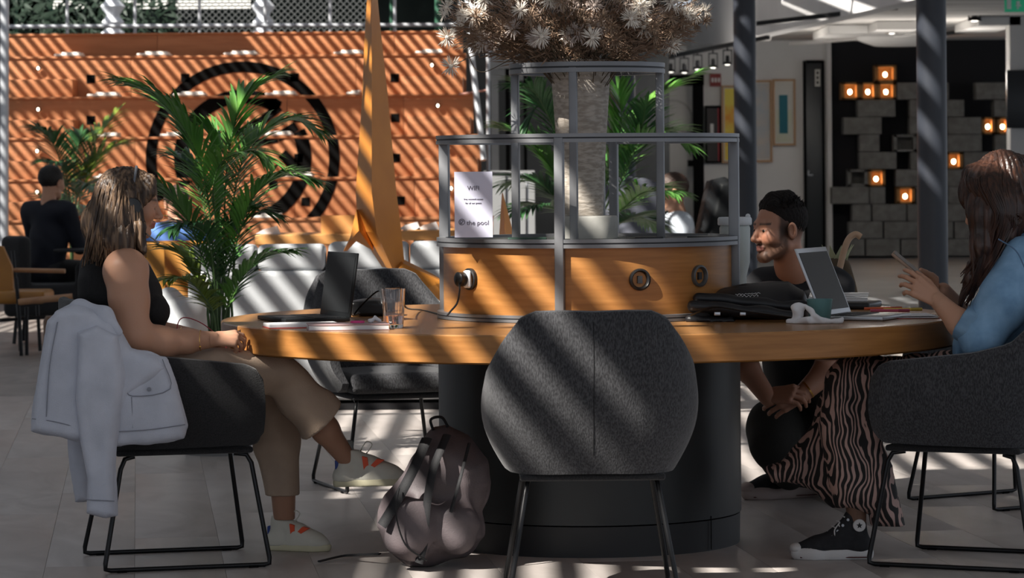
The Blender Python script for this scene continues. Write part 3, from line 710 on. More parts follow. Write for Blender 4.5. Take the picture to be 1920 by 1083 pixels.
rs = thing('red_sign', 'small dark red framed sign with pale marks above the dark poster', 'sign', P(1341, 165, DW-.1)); part('panel', wbox(1331, 138, 1352, 162, DW-.1, .03), mat('sign_red', (.22, .03, .025), .6), rs)
for i_ in range(3): part('mark', wbox(1334+i_*6, 146, 1338+i_*6, 154, DW-.11, .01), M_white, rs)
# exit sign
ex = thing('exit_sign', 'green and white emergency exit sign hanging at the top right corner', 'sign', P(1905, 22, 33))
part('panel', wbox(1884, -4, 1990, 22, 33, .03), mat('exit_green', (.02, .24, .12), .5, emit=(.02, .3, .16), estr=.35), ex)
for q in ((1888, -2, 1896, 17), (1906, 2, 1912, 9), (1905, 9, 1915, 12), (1907, 12, 1910, 17)): part('symbol', wbox(*q, 32.98, .02), mat('exit_white', (.8, .85, .8), .5), ex)
# red extinguisher
e0 = thing('fire_extinguisher', 'red fire extinguisher on the floor by the block wall', 'extinguisher', (P(1816, 470, 41).x, 41-DT, 0.22)); p = P(1816, 488, 44.3); p.z = 0
part('cylinder', MB().lathe([(.07, 0), (.105, .02), (.11, .1), (.11, .34), (.08, .42), (.03, .45)], p, 20), mat('ext_red', (.45, .012, .015), .35), e0)
part('valve', MB().tube([p+Vector((0, 0, .45)), p+Vector((0, 0, .5)), p+Vector((-.08, 0, .54))], .02, 8), M_black, e0); part('hose', MB().tube([p+Vector((0, 0, .5)), p+Vector((.12, -.02, .42)), p+Vector((.13, -.02, .15))], .012, 6), M_black, e0)
e0.location = p

# ------------------------------------------------------------------ block shelving on the black wall
bs = thing('block_wall', 'stack of grey concrete blocks against the black wall, some holding small lights', 'shelving', P(1700, 484, DW))
M_amber = mat('amber', (.6, .22, .03), .5)
def block(a, y, b, h=31, kind='solid', D=DW-.35):
    if kind == 'solid':
        part('concrete_block', wbox(a, y, b-1, y+h, D, .3, .008), M_block, bs); return
    t = 6; o = part('concrete_block', MB().add(*(lambda m_: (m_.v, m_.f))(wbox(a, y, a+t, y+h, D, .3))).add(*(lambda m_: (m_.v, m_.f))(wbox(b-1-t, y, b-1, y+h, D, .3))).add(*(lambda m_: (m_.v, m_.f))(wbox(a, y, b-1, y+t*.7, D, .3))).add(*(lambda m_: (m_.v, m_.f))(wbox(a, y+h-t*.7, b-1, y+h, D, .3))).add(*(lambda m_: (m_.v, m_.f))(wbox(a, y, b-1, y+h, D+.28, .03))), M_block if kind != 'lit' else mat('block_lit_glow', (.30, .15, .05), .9), bs, smooth=False)  # lit blocks have the candle's orange glow put into their colour
    if kind == 'lit':
        c = P((a+b)/2-2, y+h*.56, D+.10); g_ = part('candle_bulb', MB().sphere(c, .028, 10, 8, (1, 1, 1.2)), mat('candle', (1, .8, .5), .5, emit=(1, .72, .42), estr=22), o)
        L = bpy.data.lights.new('candle_light', 'POINT'); L.energy = 1.0; L.color = (1, .42, .1); L.shadow_soft_size = .03
        lo_ = bpy.data.objects.new('candle_light', L); C.objects.link(lo_); lo_.parent = o; lo_.location = c - wloc(o) + Vector((0, -.06, 0))
Lr = [[(1641, 1682, 'lit')],
      [(1578, 1613, 'lit'), (1613, 1645, 'lit'), (1645, 1681, 'lit'), (1682, 1722, 'solid'), (1775, 1780, 'solid'), (1830, 1893, 'solid')],
      [(1608, 1680, 'solid'), (1706, 1760, 'solid'), (1760, 1809, 'solid'), (1864, 1893, 'solid')],
      [(1582, 1654, 'solid'), (1706, 1740, 'solid'), (1778, 1841, 'solid'), (1841, 1867, 'lit'), (1870, 1893, 'lit')],
      [(1612, 1650, 'solid'), (1676, 1720, 'hollow'), (1722, 1776, 'solid'), (1776, 1842, 'solid'), (1866, 1893, 'solid')],
      [(1612, 1682, 'solid'), (1708, 1772, 'solid'), (1774, 1806, 'lit'), (1808, 1893, 'solid')],
      [(1590, 1628, 'hollow'), (1628, 1661, 'lit'), (1680, 1742, 'solid'), (1776, 1836, 'solid'), (1838, 1893, 'solid')],
      [(1560, 1630, 'solid'), (1631, 1661, 'solid'), (1682, 1716, 'lit'), (1718, 1776, 'solid'), (1778, 1836, 'solid')],
      [(1598, 1634, 'solid'), (1636, 1700, 'solid'), (1702, 1766, 'solid'), (1768, 1832, 'solid'), (1834, 1893, 'solid')],
      [(1592, 1656, 'solid'), (1658, 1722, 'solid'), (1724, 1788, 'solid'), (1790, 1854, 'solid')],
      [(1592, 1622, 'solid'), (1624, 1688, 'solid'), (1690, 1754, 'solid'), (1756, 1820, 'solid'), (1822, 1893, 'solid')]]
for r_i, row in enumerate(Lr):
    for a, b, kd in row: block(a, 122+r_i*32.6, b, 31.6, kd)
# ------------------------------------------------------------------ big round table
TX, TR, TZ = 0.257, 1.245, 0.76
tb = thing('round_table', 'large round oak table on a dark grey drum base', 'table', (TX, 0, 0))
part('tabletop', MB().lathe([(.3, TZ-.09), (TR-.006, TZ-.09), (TR, TZ-.084), (TR, TZ-.004)], (TX, 0, 0), 128), M_wood, tb, label='oak edge band')
part('top_surface', MB().lathe([(.3, TZ-.0895), (TR-.002, TZ-.0895)], (TX, 0, 0), 96).lathe([(TR, TZ-.004), (TR-.004, TZ), (.01, TZ)], (TX, 0, 0), 128), M_woodtop, tb)
cr = .512
part('base', MB().lathe([(cr, .105), (cr, TZ-.088)], (TX, 0, 0), 96), M_col, tb)
part('plinth', MB().lathe([(cr-.006, 0), (cr-.004, .100)], (TX, 0, 0), 96), mat('plinth', (.016, .016, .017), .5), tb)
ang_ = math.asin((1322-1100)/292)
part('seam', MB().box((TX+(cr+.0005)*math.sin(ang_), -(cr+.0005)*math.cos(ang_), .06), (.003, .003, .11)), M_black, tb)

# ------------------------------------------------------------------ round island of oak panels in a metal frame
isl = thing('centre_island', 'round oak-sided island in a grey metal frame on the middle of the table', 'display', (TX, 0, TZ))
RR = .500; zb, zt_, zu, z2 = TZ, 1.018, 1.362, 1.600; r2 = .250
EP = 0
def dring(name, r, z, h=.026, wd=.03):
    o = part(name, MB().ring((TX, 0, z-h*.30), r, wd, h*.42, 96).ring((TX, 0, z+h*.30), r, wd, h*.42, 96), M_alu, isl)
    part('slot', MB().ring((TX, 0, z), r, wd*.8, h*.3, 96), M_aludk, o); return o
dring('bottom_rail', RR, zb+.013, .022); dring('middle_rail', RR, zt_, .028); dring('upper_rail', RR, zu, .028); dring('top_rail', r2, z2, .034)
PA = [math.radians(a) for a in (-12, 78, 168, 258)]
for k, a in enumerate(PA):
    sx, cy = math.sin(a), -math.cos(a); R = rotz(a)
    part('post', MB().box((TX+RR*sx, RR*cy, (zb+zu)/2), (.030, .034, zu-zb+.004), R, .003), M_alu, isl)
    part('inner_post', MB().box((TX+r2*sx, r2*cy, (zt_+z2)/2), (.026, .026, z2-zt_), R, .003), M_alu, isl)
for k, a in enumerate(PA):      # four curved oak panels
    a0 = a + .032 - PI/2; a1 = a + PI/2 - .032 - PI/2
    part('side_panel', MB().lathe([(RR-.022, zb+.024), (RR-.008, zb+.024), (RR-.008, zt_-.014), (RR-.022, zt_-.014), (RR-.022, zb+.024)], (TX, 0, 0), 28, a0, a1), M_wood, isl)
part('shelf', MB().lathe([(.01, zt_-.012), (RR-.012, zt_-.012), (RR-.012, zt_+.004), (.01, zt_+.004)], (TX, 0, 0), 64), mat('shelf_dark', (.05, .055, .05), .45), isl)
for px, py in ((830, 450), (968, 440)): pass
def socket(px, py, label, m_, hole):
    a = math.asin((px-1100)/(RR*F_PX/(DT-.42))); q = Vector((TX+(RR-.006)*math.sin(a), -(RR-.006)*math.cos(a), P(px, py, DT-RR*math.cos(a)).z)); R = rotz(a) @ rotx(PI/2)
    o = part('socket', MB().lathe([(.036, -.004), (.036, .008), (.030, .011), (.026, .006), (.024, -.006), (.001, -.006)], q, 28, rot=R), m_, isl, label=label)
    if hole:
        part('port', MB().box(q + rotz(a) @ Vector((0, -.0, 0)), (.016, .012, .024), rotz(a)), M_aludk if m_ is not M_aludk else M_black, o)
    return q, a
M_sock = mat('socket_black', (.012, .012, .013), .35)
q1, a1_ = socket(869, 523, 'round black socket with the charger plugged in', M_sock, False)
socket(1190, 524, 'round black socket facing the front chair', M_sock, True)
socket(1307, 517, 'round grey socket above the black bag', mat('socket_grey', (.07, .07, .07), .35), True)
# charger
ch = thing('phone_charger', 'black and white plug charger in the left round socket with a hanging cable', 'charger', q1)
o_ = rotz(a1_) @ Vector((0, -1, 0)); t_ = rotz(a1_) @ Vector((1, 0, 0))
part('face', MB().box(q1+o_*.012, (.034, .016, .058), rotz(a1_), .007), mat('plug_white', (.75, .75, .76), .4), ch, label='white plug face')
part('body', MB().lathe([(.020, 0), (.024, .006), (.024, .026), (.016, .032), (.001, .033)], q1+o_*.018-t_*.008, 20, rot=rotz(a1_) @ rotx(PI/2)), M_sock, ch)
part('cable', MB().tube(bez([q1+o_*.045+Vector((0, 0, -.012)), P(862, 545, 10.6), P(857, 568, 10.6), P(845, 583, 10.58), P(838, 592, 10.55)], 6), .0032, 6), M_sock, ch)
# wifi card
cd = thing('wifi_card', 'white wifi card standing on the frame at its left side', 'sign', P(888, 443, 10.66))
a, b = P(852, 322, 10.66), P(924, 445, 10.58); c_ = (a+b)/2; wx = b.x-a.x; hz = a.z-b.z; Rc = rotz(math.radians(-4))
part('card', MB().box(c_, (wx, .0025, hz), Rc), mat('card_paper', (.66, .66, .80), .6), cd)
part('stand', MB().box(c_+Vector((0, .018, -hz/2+.003)), (wx*.96, .035, .006), Rc), mat('acrylic', (.4, .4, .42), .2), cd)
def put_text(txt, size, pos, m_, parent, R):
    V, Fs = text_mesh(txt, size); b = MB(); b.add([Vector(pos) + R @ Vector((v.x, -v.z, v.y)) for v in V], Fs); return part('lettering', b, m_, parent, smooth=False)
M_ink = mat('ink_grey', (.10, .09, .12), .7)
fr = lambda u, v: c_ + Rc @ Vector((u*wx, -.0019, -v*hz))
put_text('WIFI', .020, fr(0, -.22), M_ink, cd, Rc); put_text('NETWORK: GUEST' if False else 'free network access', .0078, fr(0, -.07), M_ink, cd, Rc); put_text('for all our guests', .0078, fr(0, -.01), M_ink, cd, Rc)
put_text('the pool', .0215, fr(.11, .31), M_ink, cd, Rc)
b = MB(); q = fr(-.31, .265); b.lathe([(.0085, 0), (.0105, 0), (.0105, .0005), (.0085, .0005), (.0085, 0)], q, 24, rot=rotx(PI/2)); b.lathe([(.0045, 0), (.0065, 0), (.0065, .0005), (.0045, .0005), (.0045, 0)], q, 24, rot=rotx(PI/2), a0=.5, a1=5.2); b.tube([q+Vector((-.005, -.0003, -.006)), q+Vector((.005, -.0003, .003))], .001, 4)
part('emblem', b, M_ink, cd)

# ------------------------------------------------------------------ vase on a concrete foot
vs_x = P(1101, 420, DT).x
vz0 = zt_+.004; vb = thing('concrete_foot', 'round pale concrete block under the tall vase', 'pedestal', (vs_x, 0, vz0))
part('block', MB().lathe([(.100, vz0), (.104, vz0+.004), (.104, vz0+.072), (.100, vz0+.080), (.01, vz0+.080)], (vs_x, 0, 0), 48), mat('concrete', (.42, .41, .38), .8, col2=(.33, .325, .30), scale=14, bump=.2), vb)
vz = vz0+.081; vm = mat('vase_weave', (.46, .41, .355), .6, col2=(.31, .27, .225), scale=60, stretch=(.5, .5, 1.6), detail=2, bump=.9, lo=.4, hi=.6)
vx = P(1090, 300, DT).x
va = thing('tall_vase', 'tall tapering woven grey-brown vase standing on the concrete foot', 'vase', (vx, 0, vz))
prof = []
H_v = 1.6+.03-vz
for i_ in range(60):
    t = i_/59; r = .074 + .030*t**1.3; prof.append((r*(1+.006*math.sin(t*160)), vz+H_v*t))
prof += [(prof[-1][0]-.008, vz+H_v), (prof[-1][0]-.012, vz+H_v-.1)]
part('body', MB().lathe(prof, (vx, 0, 0), 64), vm, va, ang=60)

# ------------------------------------------------------------------ upholstered wire-leg armchair (faces +X at rotation 0)
M_fab = mat('charcoal_fabric', (.017, .017, .0195), .9, col2=(.055, .055, .060), scale=260, stretch=(1, 1, .35), detail=2, bump=.5, sheen=.2, lo=.38, hi=.62)
M_fabk = mat('black_fabric', (.010, .010, .011), .9, col2=(.022, .022, .024), scale=240, detail=2, bump=.4, sheen=.15)
M_leg = mat('chair_wire', (.012, .012, .013), .3, metal=.4)
Tk = [(0, -.345, 0, .845), (.14, -.343, .09, .848), (.25, -.336, .165, .846), (.33, -.318, .207, .828), (.40, -.275, .248, .765), (.48, -.21, .278, .700), (.6, -.10, .287, .672), (.78, .05, .286, .655), (.92, .18, .28, .640), (.97, .215, .277, .625), (1, .24, .272, .59)]
Bk = [(0, -.235, 0, .385), (.14, -.232, .07, .384), (.25, -.226, .13, .383), (.33, -.215, .168, .383), (.40, -.19, .197, .383), (.48, -.15, .218, .384), (.6, -.06, .232, .386), (.78, .07, .24, .388), (.92, .19, .243, .392), (.97, .225, .243, .405), (1, .245, .243, .43)]
def shell_mb(th=.045):
    b = MB(); rows_ = []; U = [-1+2*i_/72 for i_ in range(73)]
    for u in U:
        s_ = 1 if u >= 0 else -1; T = Vector(lerpk(Tk, abs(u))); B = Vector(lerpk(Bk, abs(u))); T.y *= s_; B.y *= s_
        cen = Vector((-.02, 0, 0)); n_ = Vector((B.x+T.x, B.y+T.y, 0)).normalized() if abs(u) < .45 else Vector((0, s_, 0))
        m_ = min(1, max(0, (abs(u)-.30)/.2)); n_ = (Vector((-1, 0, 0))*(1-m_) + Vector((0, s_, 0))*m_).normalized()
        loop = []; th_ = th*(1 if abs(u) < .97 else .75)
        for v in [i_/12 for i_ in range(13)]:
            q = B.lerp(T, v) + n_*(.030*math.sin(PI*v)); loop.append(q + n_*(th_/2)*(.55+.45*math.sin(PI*(.08+.84*v))**.5))
        for ang in (45, 90, 135):
            loop.append(T + n_*(th_/2)*.75*math.cos(math.radians(ang)) + Vector((0, 0, .012*math.sin(math.radians(ang)))))
        for v in [1-i_/12 for i_ in range(13)]:
            q = B.lerp(T, v) + n_*(.024*math.sin(PI*v)); loop.append(q - n_*(th_/2)*(.55+.45*math.sin(PI*(.08+.84*v))**.5))
        rows_.append(loop)
    b.grid(rows_, closed=True); n = len(rows_[0]); N = len(b.v)
    b.f.append(tuple(range(n-1, -1, -1))); b.f.append(tuple(N-n+k for k in range(n)))
    return b
def make_chair(label, m_shell, m_seat, loc, yaw, group='charcoal armchairs on wire legs around the round table', src=None, splay=.245):
    if src is not None:
        c = dup(src, loc, yaw, label, group)
        return c
    t = thing('wire_leg_armchair', label, 'chair', (0, 0, 0), 0, group)
    part('shell', shell_mb(), m_shell, t)
    T0, B0_ = Vector((-.345, 0, .845)), Vector((-.235, 0, .385)); sp = []
    for v in [.12+.84*i_/14 for i_ in range(15)]: sp.append(B0_.lerp(T0, v) + Vector((-1, 0, 0))*(.030*math.sin(PI*v) + .0225*(.55+.45*math.sin(PI*(.08+.84*v))**.5)))
    part('seam', MB().tube(sp, .0012, 5), mat('seam_black', (.006, .006, .007), .9), t)
    sb = SDF((-.27, -.28, .345), (.30, .28, .50), .008)
    sb.rbox((.01, 0, .425), (.235, .225, .040), .03, k=.01).ell((.01, 0, .455), (.22, .21, .02), k=.02); part('seat', sb.mesh(), m_seat, t)
    part('underframe', MB().box((.0, 0, .372), (.44, .42, .02), bev=.008), M_fabk, t)
    for s_ in (-1, 1):
        y0_, y1_ = s_*.185, s_*splay
        pts = []
        def arcpt(c, u, v, r, n=4): return [Vector(c) - Vector(u)*r*(1-math.sin(k/n*PI/2)) * 1 - Vector(v)*r*(1-math.cos(k/n*PI/2)) for k in range(n+1)]
        L_ = [(-.16, y0_, .36), (-.19, y0_+s_*.004, .352), (-.205, y0_+s_*.01, .32), (-.262, y1_, .03), (-.262, y1_, .012), (-.245, y1_, .008), (.245, y1_, .008), (.262, y1_, .012), (.262, y1_, .03), (.215, y0_+s_*.01, .33), (.20, y0_+s_*.004, .356), (.16, y0_, .362)]
        part('leg', MB().tube(L_, .0078, 10), M_leg, t)
        for x_ in (-.21, .21): part('glide', MB().box((x_, y1_, .004), (.03, .018, .008)), M_black, t)
    t.location = loc; t.rotation_euler = (0, 0, yaw); return t
ch_front = make_chair('charcoal armchair in the foreground with its back to the camera', M_fab, M_fab, (.222, -1.45, 0), math.radians(91.0))
ch_right = make_chair('charcoal armchair under the woman in the denim jacket', None, None, (1.46, -.66, 0), math.radians(155), src=ch_front)
ch_back = make_chair('charcoal armchair behind the table left, facing the camera', None, None, (-.50, 1.95, 0), math.radians(-72), src=ch_front)
ch_far = make_chair('charcoal armchair behind the table right, mostly hidden by the seated woman', None, None, (1.84, 1.15, 0), math.radians(212), src=ch_front)
ch_left = make_chair('black armchair under the woman with the headset, a grey jacket over its back', M_fabk, M_fabk, (-1.10, -.50, 0), math.radians(15))

# ------------------------------------------------------------------ added shading panels and roof slats (see notes at the top)
# ================================================================== woman with the headset (left)
def A(px, py, D=10.42): return P(px, py, D)
SK = np.array((.50, .27, .175))
M_skin = skin_mat('skin')
w1 = thing('person', 'seated woman in a black sleeveless top and beige trousers wearing a headset', 'person', A(300, 700, 10.5) - Vector((0, 0, A(300, 700, 10.5).z)))
W1 = w1
R1 = frame(Vector((math.cos(math.radians(8)), math.sin(math.radians(8)), -.20))); s1 = .93; hc1 = A(246, 380)
g, L1 = head_sdf(hc1, R1, s1, neck=[A(228, 470), A(226, 505, 10.45)])
VH, QH = g.mesh(); ch1 = face_cols(VH, hc1, R1, s1, SK*.92, lip=(.36, .11, .09), closed=True)
g = SDF(A(140, 720, 10.1)-Vector((0, .05, 0)), A(500, 440, 10.1)+Vector((0, .62, 0)), .0045)
sh, el, wr = A(236, 508, 10.28), A(252, 630, 10.22), A(398, 636, 10.36)
g.path([A(232, 480, 10.44), A(226, 525, 10.45)], [.05, .07], .03)
g.cap(A(238, 505, 10.34), sh, .062, .066, .03).path([sh, A(242, 560, 10.25), el], [.068, .060, .051], .03)
g.path([el, A(300, 642, 10.27), A(350, 640, 10.31), wr], [.052, .050, .037, .026], .02, w=(0, 1, 0), ws=.85)
sh2, el2, wr2 = A(250, 512, 10.66), A(290, 620, 10.74), A(400, 640, 10.66)
g.path([A(238, 500, 10.5), sh2, A(270, 570, 10.7), el2], [.06, .058, .045, .04], .02); g.path([el2, wr2], [.040, .026], .02)
g.path([A(230, 500, 10.45), A(250, 700, 10.5)], [.07, .08], .03)
VB, QB = g.mesh()
hz = SDF(A(385, 690, 10.2), A(500, 590, 10.2)+Vector((0, .55, 0)), .0026)
hz.cap(A(380, 637, 10.34), wr, .028, .025, .01)
hand(hz, wr, (1, .22, .02), (-.12, -.55, .8), (.3, .6, .5), s=.86, curls=[(.55, .55, .35), (.75, .65, .4), (.95, .7, .45), (1.15, .7, .5)], thumb=(.35, .3))
VD, QD = hz.mesh()
hz = SDF(A(385, 700, 10.4)-Vector((0, .1, 0)), A(520, 590, 10.6)+Vector((0, .4, 0)), .0035)
hand(hz, wr2, (.95, .0, -.1), (0, -.2, 1), (.1, -1, 0), s=.86, curl=(.4, .5, .3)); VE, QE = hz.mesh()
# ankles and shins (bare between trouser hems and socks)
gl = SDF(A(480, 1000, 10.4), A(720, 700, 10.4)+Vector((0, .5, 0)), .005)
gl.path([A(560, 740, 10.5), A(610, 805, 10.56), A(652, 862, 10.62)], [.055, .044, .030], .02); gl.path([A(528, 850, 10.74), A(533, 968, 10.78)], [.05, .036], .02)
VL, QL = gl.mesh()
M_ = join((VH, QH), (VB, QB), (VD, QD), (VE, QE), (VL, QL))
cols = np.concatenate([ch1] + [np.tile(SK, (len(v), 1)) for v in (VB, VD, VE)] + [np.tile(SK*.72, (len(VL), 1))])
body1 = col_mesh('body', M_, M_skin, w1, cols)
eyes(L1, s1*.9, w1) if False else None
# tank top
g = SDF(A(120, 740, 10.1)-Vector((0, .08, 0)), A(420, 460, 10.1)+Vector((0, .75, 0)), .006)
yc = 10.47 - DT
g.ell((A(222, 555).x, yc, A(222, 555).z), (.118, .165, .135), k=.05)
g.path([A(205, 500, 10.47), A(225, 560, 10.47), A(245, 640, 10.48), A(262, 700, 10.5)], [.085, .115, .105, .125], .05)
g.ell(A(283, 583, 10.38), (.062, .062, .058), k=.035); g.ell(A(283, 583, 10.56), (.062, .062, .058), k=.035)
g.ell(A(185, 535, 10.47), (.06, .15, .10), k=.05)
g.cap(A(215, 500, 10.47), A(225, 486, 10.40), .04, .02, .03)
g.cap(sh-Vector((0.005, .03, -.01)), el.lerp(sh, .45)-Vector((0, .02, 0)), .074, .060, .008, sub=True)
g.cap(A(222, 455, 10.44), A(228, 500, 10.44), .052, .045, .01, sub=True)
g.disp(folds(.0035, [((1, 0, 1.5), 60), ((1, .3, -.8), 42), ((0, .2, 1), 75)]))
part('tank_top', g.mesh(), mat('black_jersey', (.006, .006, .007), .85, bump=.3, bscale=300, col2=(.011, .011, .012), scale=120), w1)
# trousers
M_beige = mat('beige_cotton', (.44, .33, .245), .85, col2=(.37, .275, .205), scale=9, bump=.4, bscale=260)
g = SDF(A(250, 850, 10.1)-Vector((0, .1, 0)), A(700, 620, 10.1)+Vector((0, .8, 0)), .006)
g.ell(A(275, 715, 10.5), (.15, .19, .10), k=.04)
g.path([A(280, 715, 10.38), A(400, 705, 10.40), A(520, 700, 10.47)], [.095, .085, .066], .03); g.path([A(520, 700, 10.47), A(640, 825, 10.56)], [.066, .105], .02, w=(.3, 1, 0), ws=.72)
dh = (A(608, 784, 10.53)-A(520, 700, 10.47)).normalized(); g.half(A(609, 785, 10.53), dh) if False else None
g.disp(folds(.008, [((1, 0, -1), 48), ((1, .4, .6), 36), ((.3, 0, 1), 60)], 3))
gx = [g.lo[i] + g.h*np.arange(g.n[i]) for i in range(3)]; X, Y, Z = np.meshgrid(*gx, indexing='ij', sparse=True); hp = A(609, 785, 10.53)
g.F = np.maximum(g.F, (X-hp[0])*dh[0]+(Y-hp[1])*dh[1]+(Z-hp[2])*dh[2])
ta = g.mesh()
g = SDF(A(300, 960, 10.3)-Vector((0, 0, 0)), A(640, 660, 10.3)+Vector((0, .75, 0)), .006)
g.path([A(290, 715, 10.62), A(420, 718, 10.68), A(508, 722, 10.72)], [.09, .085, .068], .03); g.path([A(508, 722, 10.72), A(520, 830, 10.75), A(534, 960, 10.78)], [.068, .074, .050], .02)

g.disp(folds(.007, [((1, 0, .3), 55), ((.6, .4, -.6), 36)], 4)); g.half(A(533, 936, 10.78), (.06, 0, -1))
part('trousers', join(ta, g.mesh()), M_beige, w1)
# hair
M_hair1 = hair_mat('hair_brown_blonde', (.036, .021, .014), (.27, .17, .10), 75, (1, 1, .045), .42, .80, .5)
g = SDF(A(130, 520, 10.2)-Vector((0, .05, 0)), A(320, 296, 10.2)+Vector((0, .5, 0)), .0042)
g.ell(L1(0, -.016, .036), (.081*s1, .098*s1, .086*s1), R1, .01)
g.path([L1(0, -.055, .02), A(192, 420, 10.46), A(190, 478, 10.48)], [.072, .066, .030], .03, w=(1, 0, .2), ws=.95)
g.path([L1(.062, -.018, .03), A(222, 400, 10.34), A(224, 450, 10.31), A(240, 492, 10.28)], [.040, .046, .046, .014], .02)
g.path([L1(.062, -.03, 0), A(205, 430, 10.35), A(175, 488, 10.38)], [.040, .045, .014], .02)
g.path([L1(-.058, -.02, .02), A(232, 420, 10.54), A(240, 485, 10.58)], [.04, .042, .015], .02)
g.path([L1(.062, .00, .01), A(258, 425, 10.33), A(268, 470, 10.32)], [.020, .024, .012], .012)
g.path([L1(.03, .045, .085), L1(.056, .045, .045), L1(.068, .025, .0)], [.024, .022, .016], .012); g.path([L1(-.03, .045, .085), L1(-.056, .045, .045), L1(-.068, .02, .0)], [.024, .022, .016], .012)
hcx = A(225, 400)
g.disp(lambda X, Y, Z: .0028*np.sin(np.arctan2(Y-hcx[1], X-hcx[0])*46+3*np.sin(Z*14+X*20))+.0018*np.sin(np.arctan2(Y-hcx[1], X-hcx[0])*97+Z*9))
ho = part('hair', g.mesh(), M_hair1, w1)
rl = random.Random(4); paths = []
for i in range(130):
    a = rl.uniform(-.55, 2.5); p0 = L1(.070*math.cos(rl.uniform(-.4, .9)), -.095*math.sin(a)*.9, .075*math.cos(a*.5))
    x0 = rl.uniform(182, 262); y0 = 335 + rl.uniform(0, 30); D0 = 10.335 + .06*abs(x0-225)/45
    xe = 158 + (x0-182)*1.38 + rl.uniform(-8, 8); ye = rl.uniform(462, 503) - max(0, (xe-225))*.12
    paths.append(bez([A(x0+4, y0, D0), A(x0+(xe-x0)*.25+rl.uniform(-3, 3), y0+40, D0-.045), A(x0+(xe-x0)*.6+rl.uniform(-5, 5), y0+90, D0-.055), A(xe, ye, D0-.02)], 5))
part('hair_locks', tubes_locks(paths, .0038, 5), M_hair1, ho, kind='stuff')
# headset
hs = part('headset', MB().tube([L1(.082*math.cos(a_), -.006, .036+.090*math.sin(a_)) for a_ in [math.radians(q) for q in range(-20, 201, 10)]], .0045, 8, flat=1), mat('headset_grey', (.16, .17, .19), .35, metal=.4), w1)
part('ear_cup', MB().lathe([(.001, -.010), (.026, -.009), (.030, 0), (.027, .010), (.001, .012)], L1(.104, .004, -.012), 24, rot=R1 @ roty(PI/2)), M_sock, hs)
part('microphone', MB().tube(bez([L1(.108, .008, -.03), L1(.104, .035, -.075), A(298, 456, 10.31)], 6), [.0022]*12+[.0042], 8), M_sock, hs)
# bracelets
for px, r in ((340, .041), (376, .033)):
    c = P(px, 638, 10.31); part('bracelet', MB().lathe([(r-.001, -.0008), (r+.0008, -.0008), (r+.0008, .0008), (r-.001, .0008), (r-.001, -.0008)], c, 32, rot=roty(PI/2)), mat('gold', (.75, .45, .12), .25, metal=1), w1)
part('charm', MB().sphere(P(375, 650, 10.275), .004, 8, 6), mat('gold', (.75, .45, .12), .25, metal=1), w1)
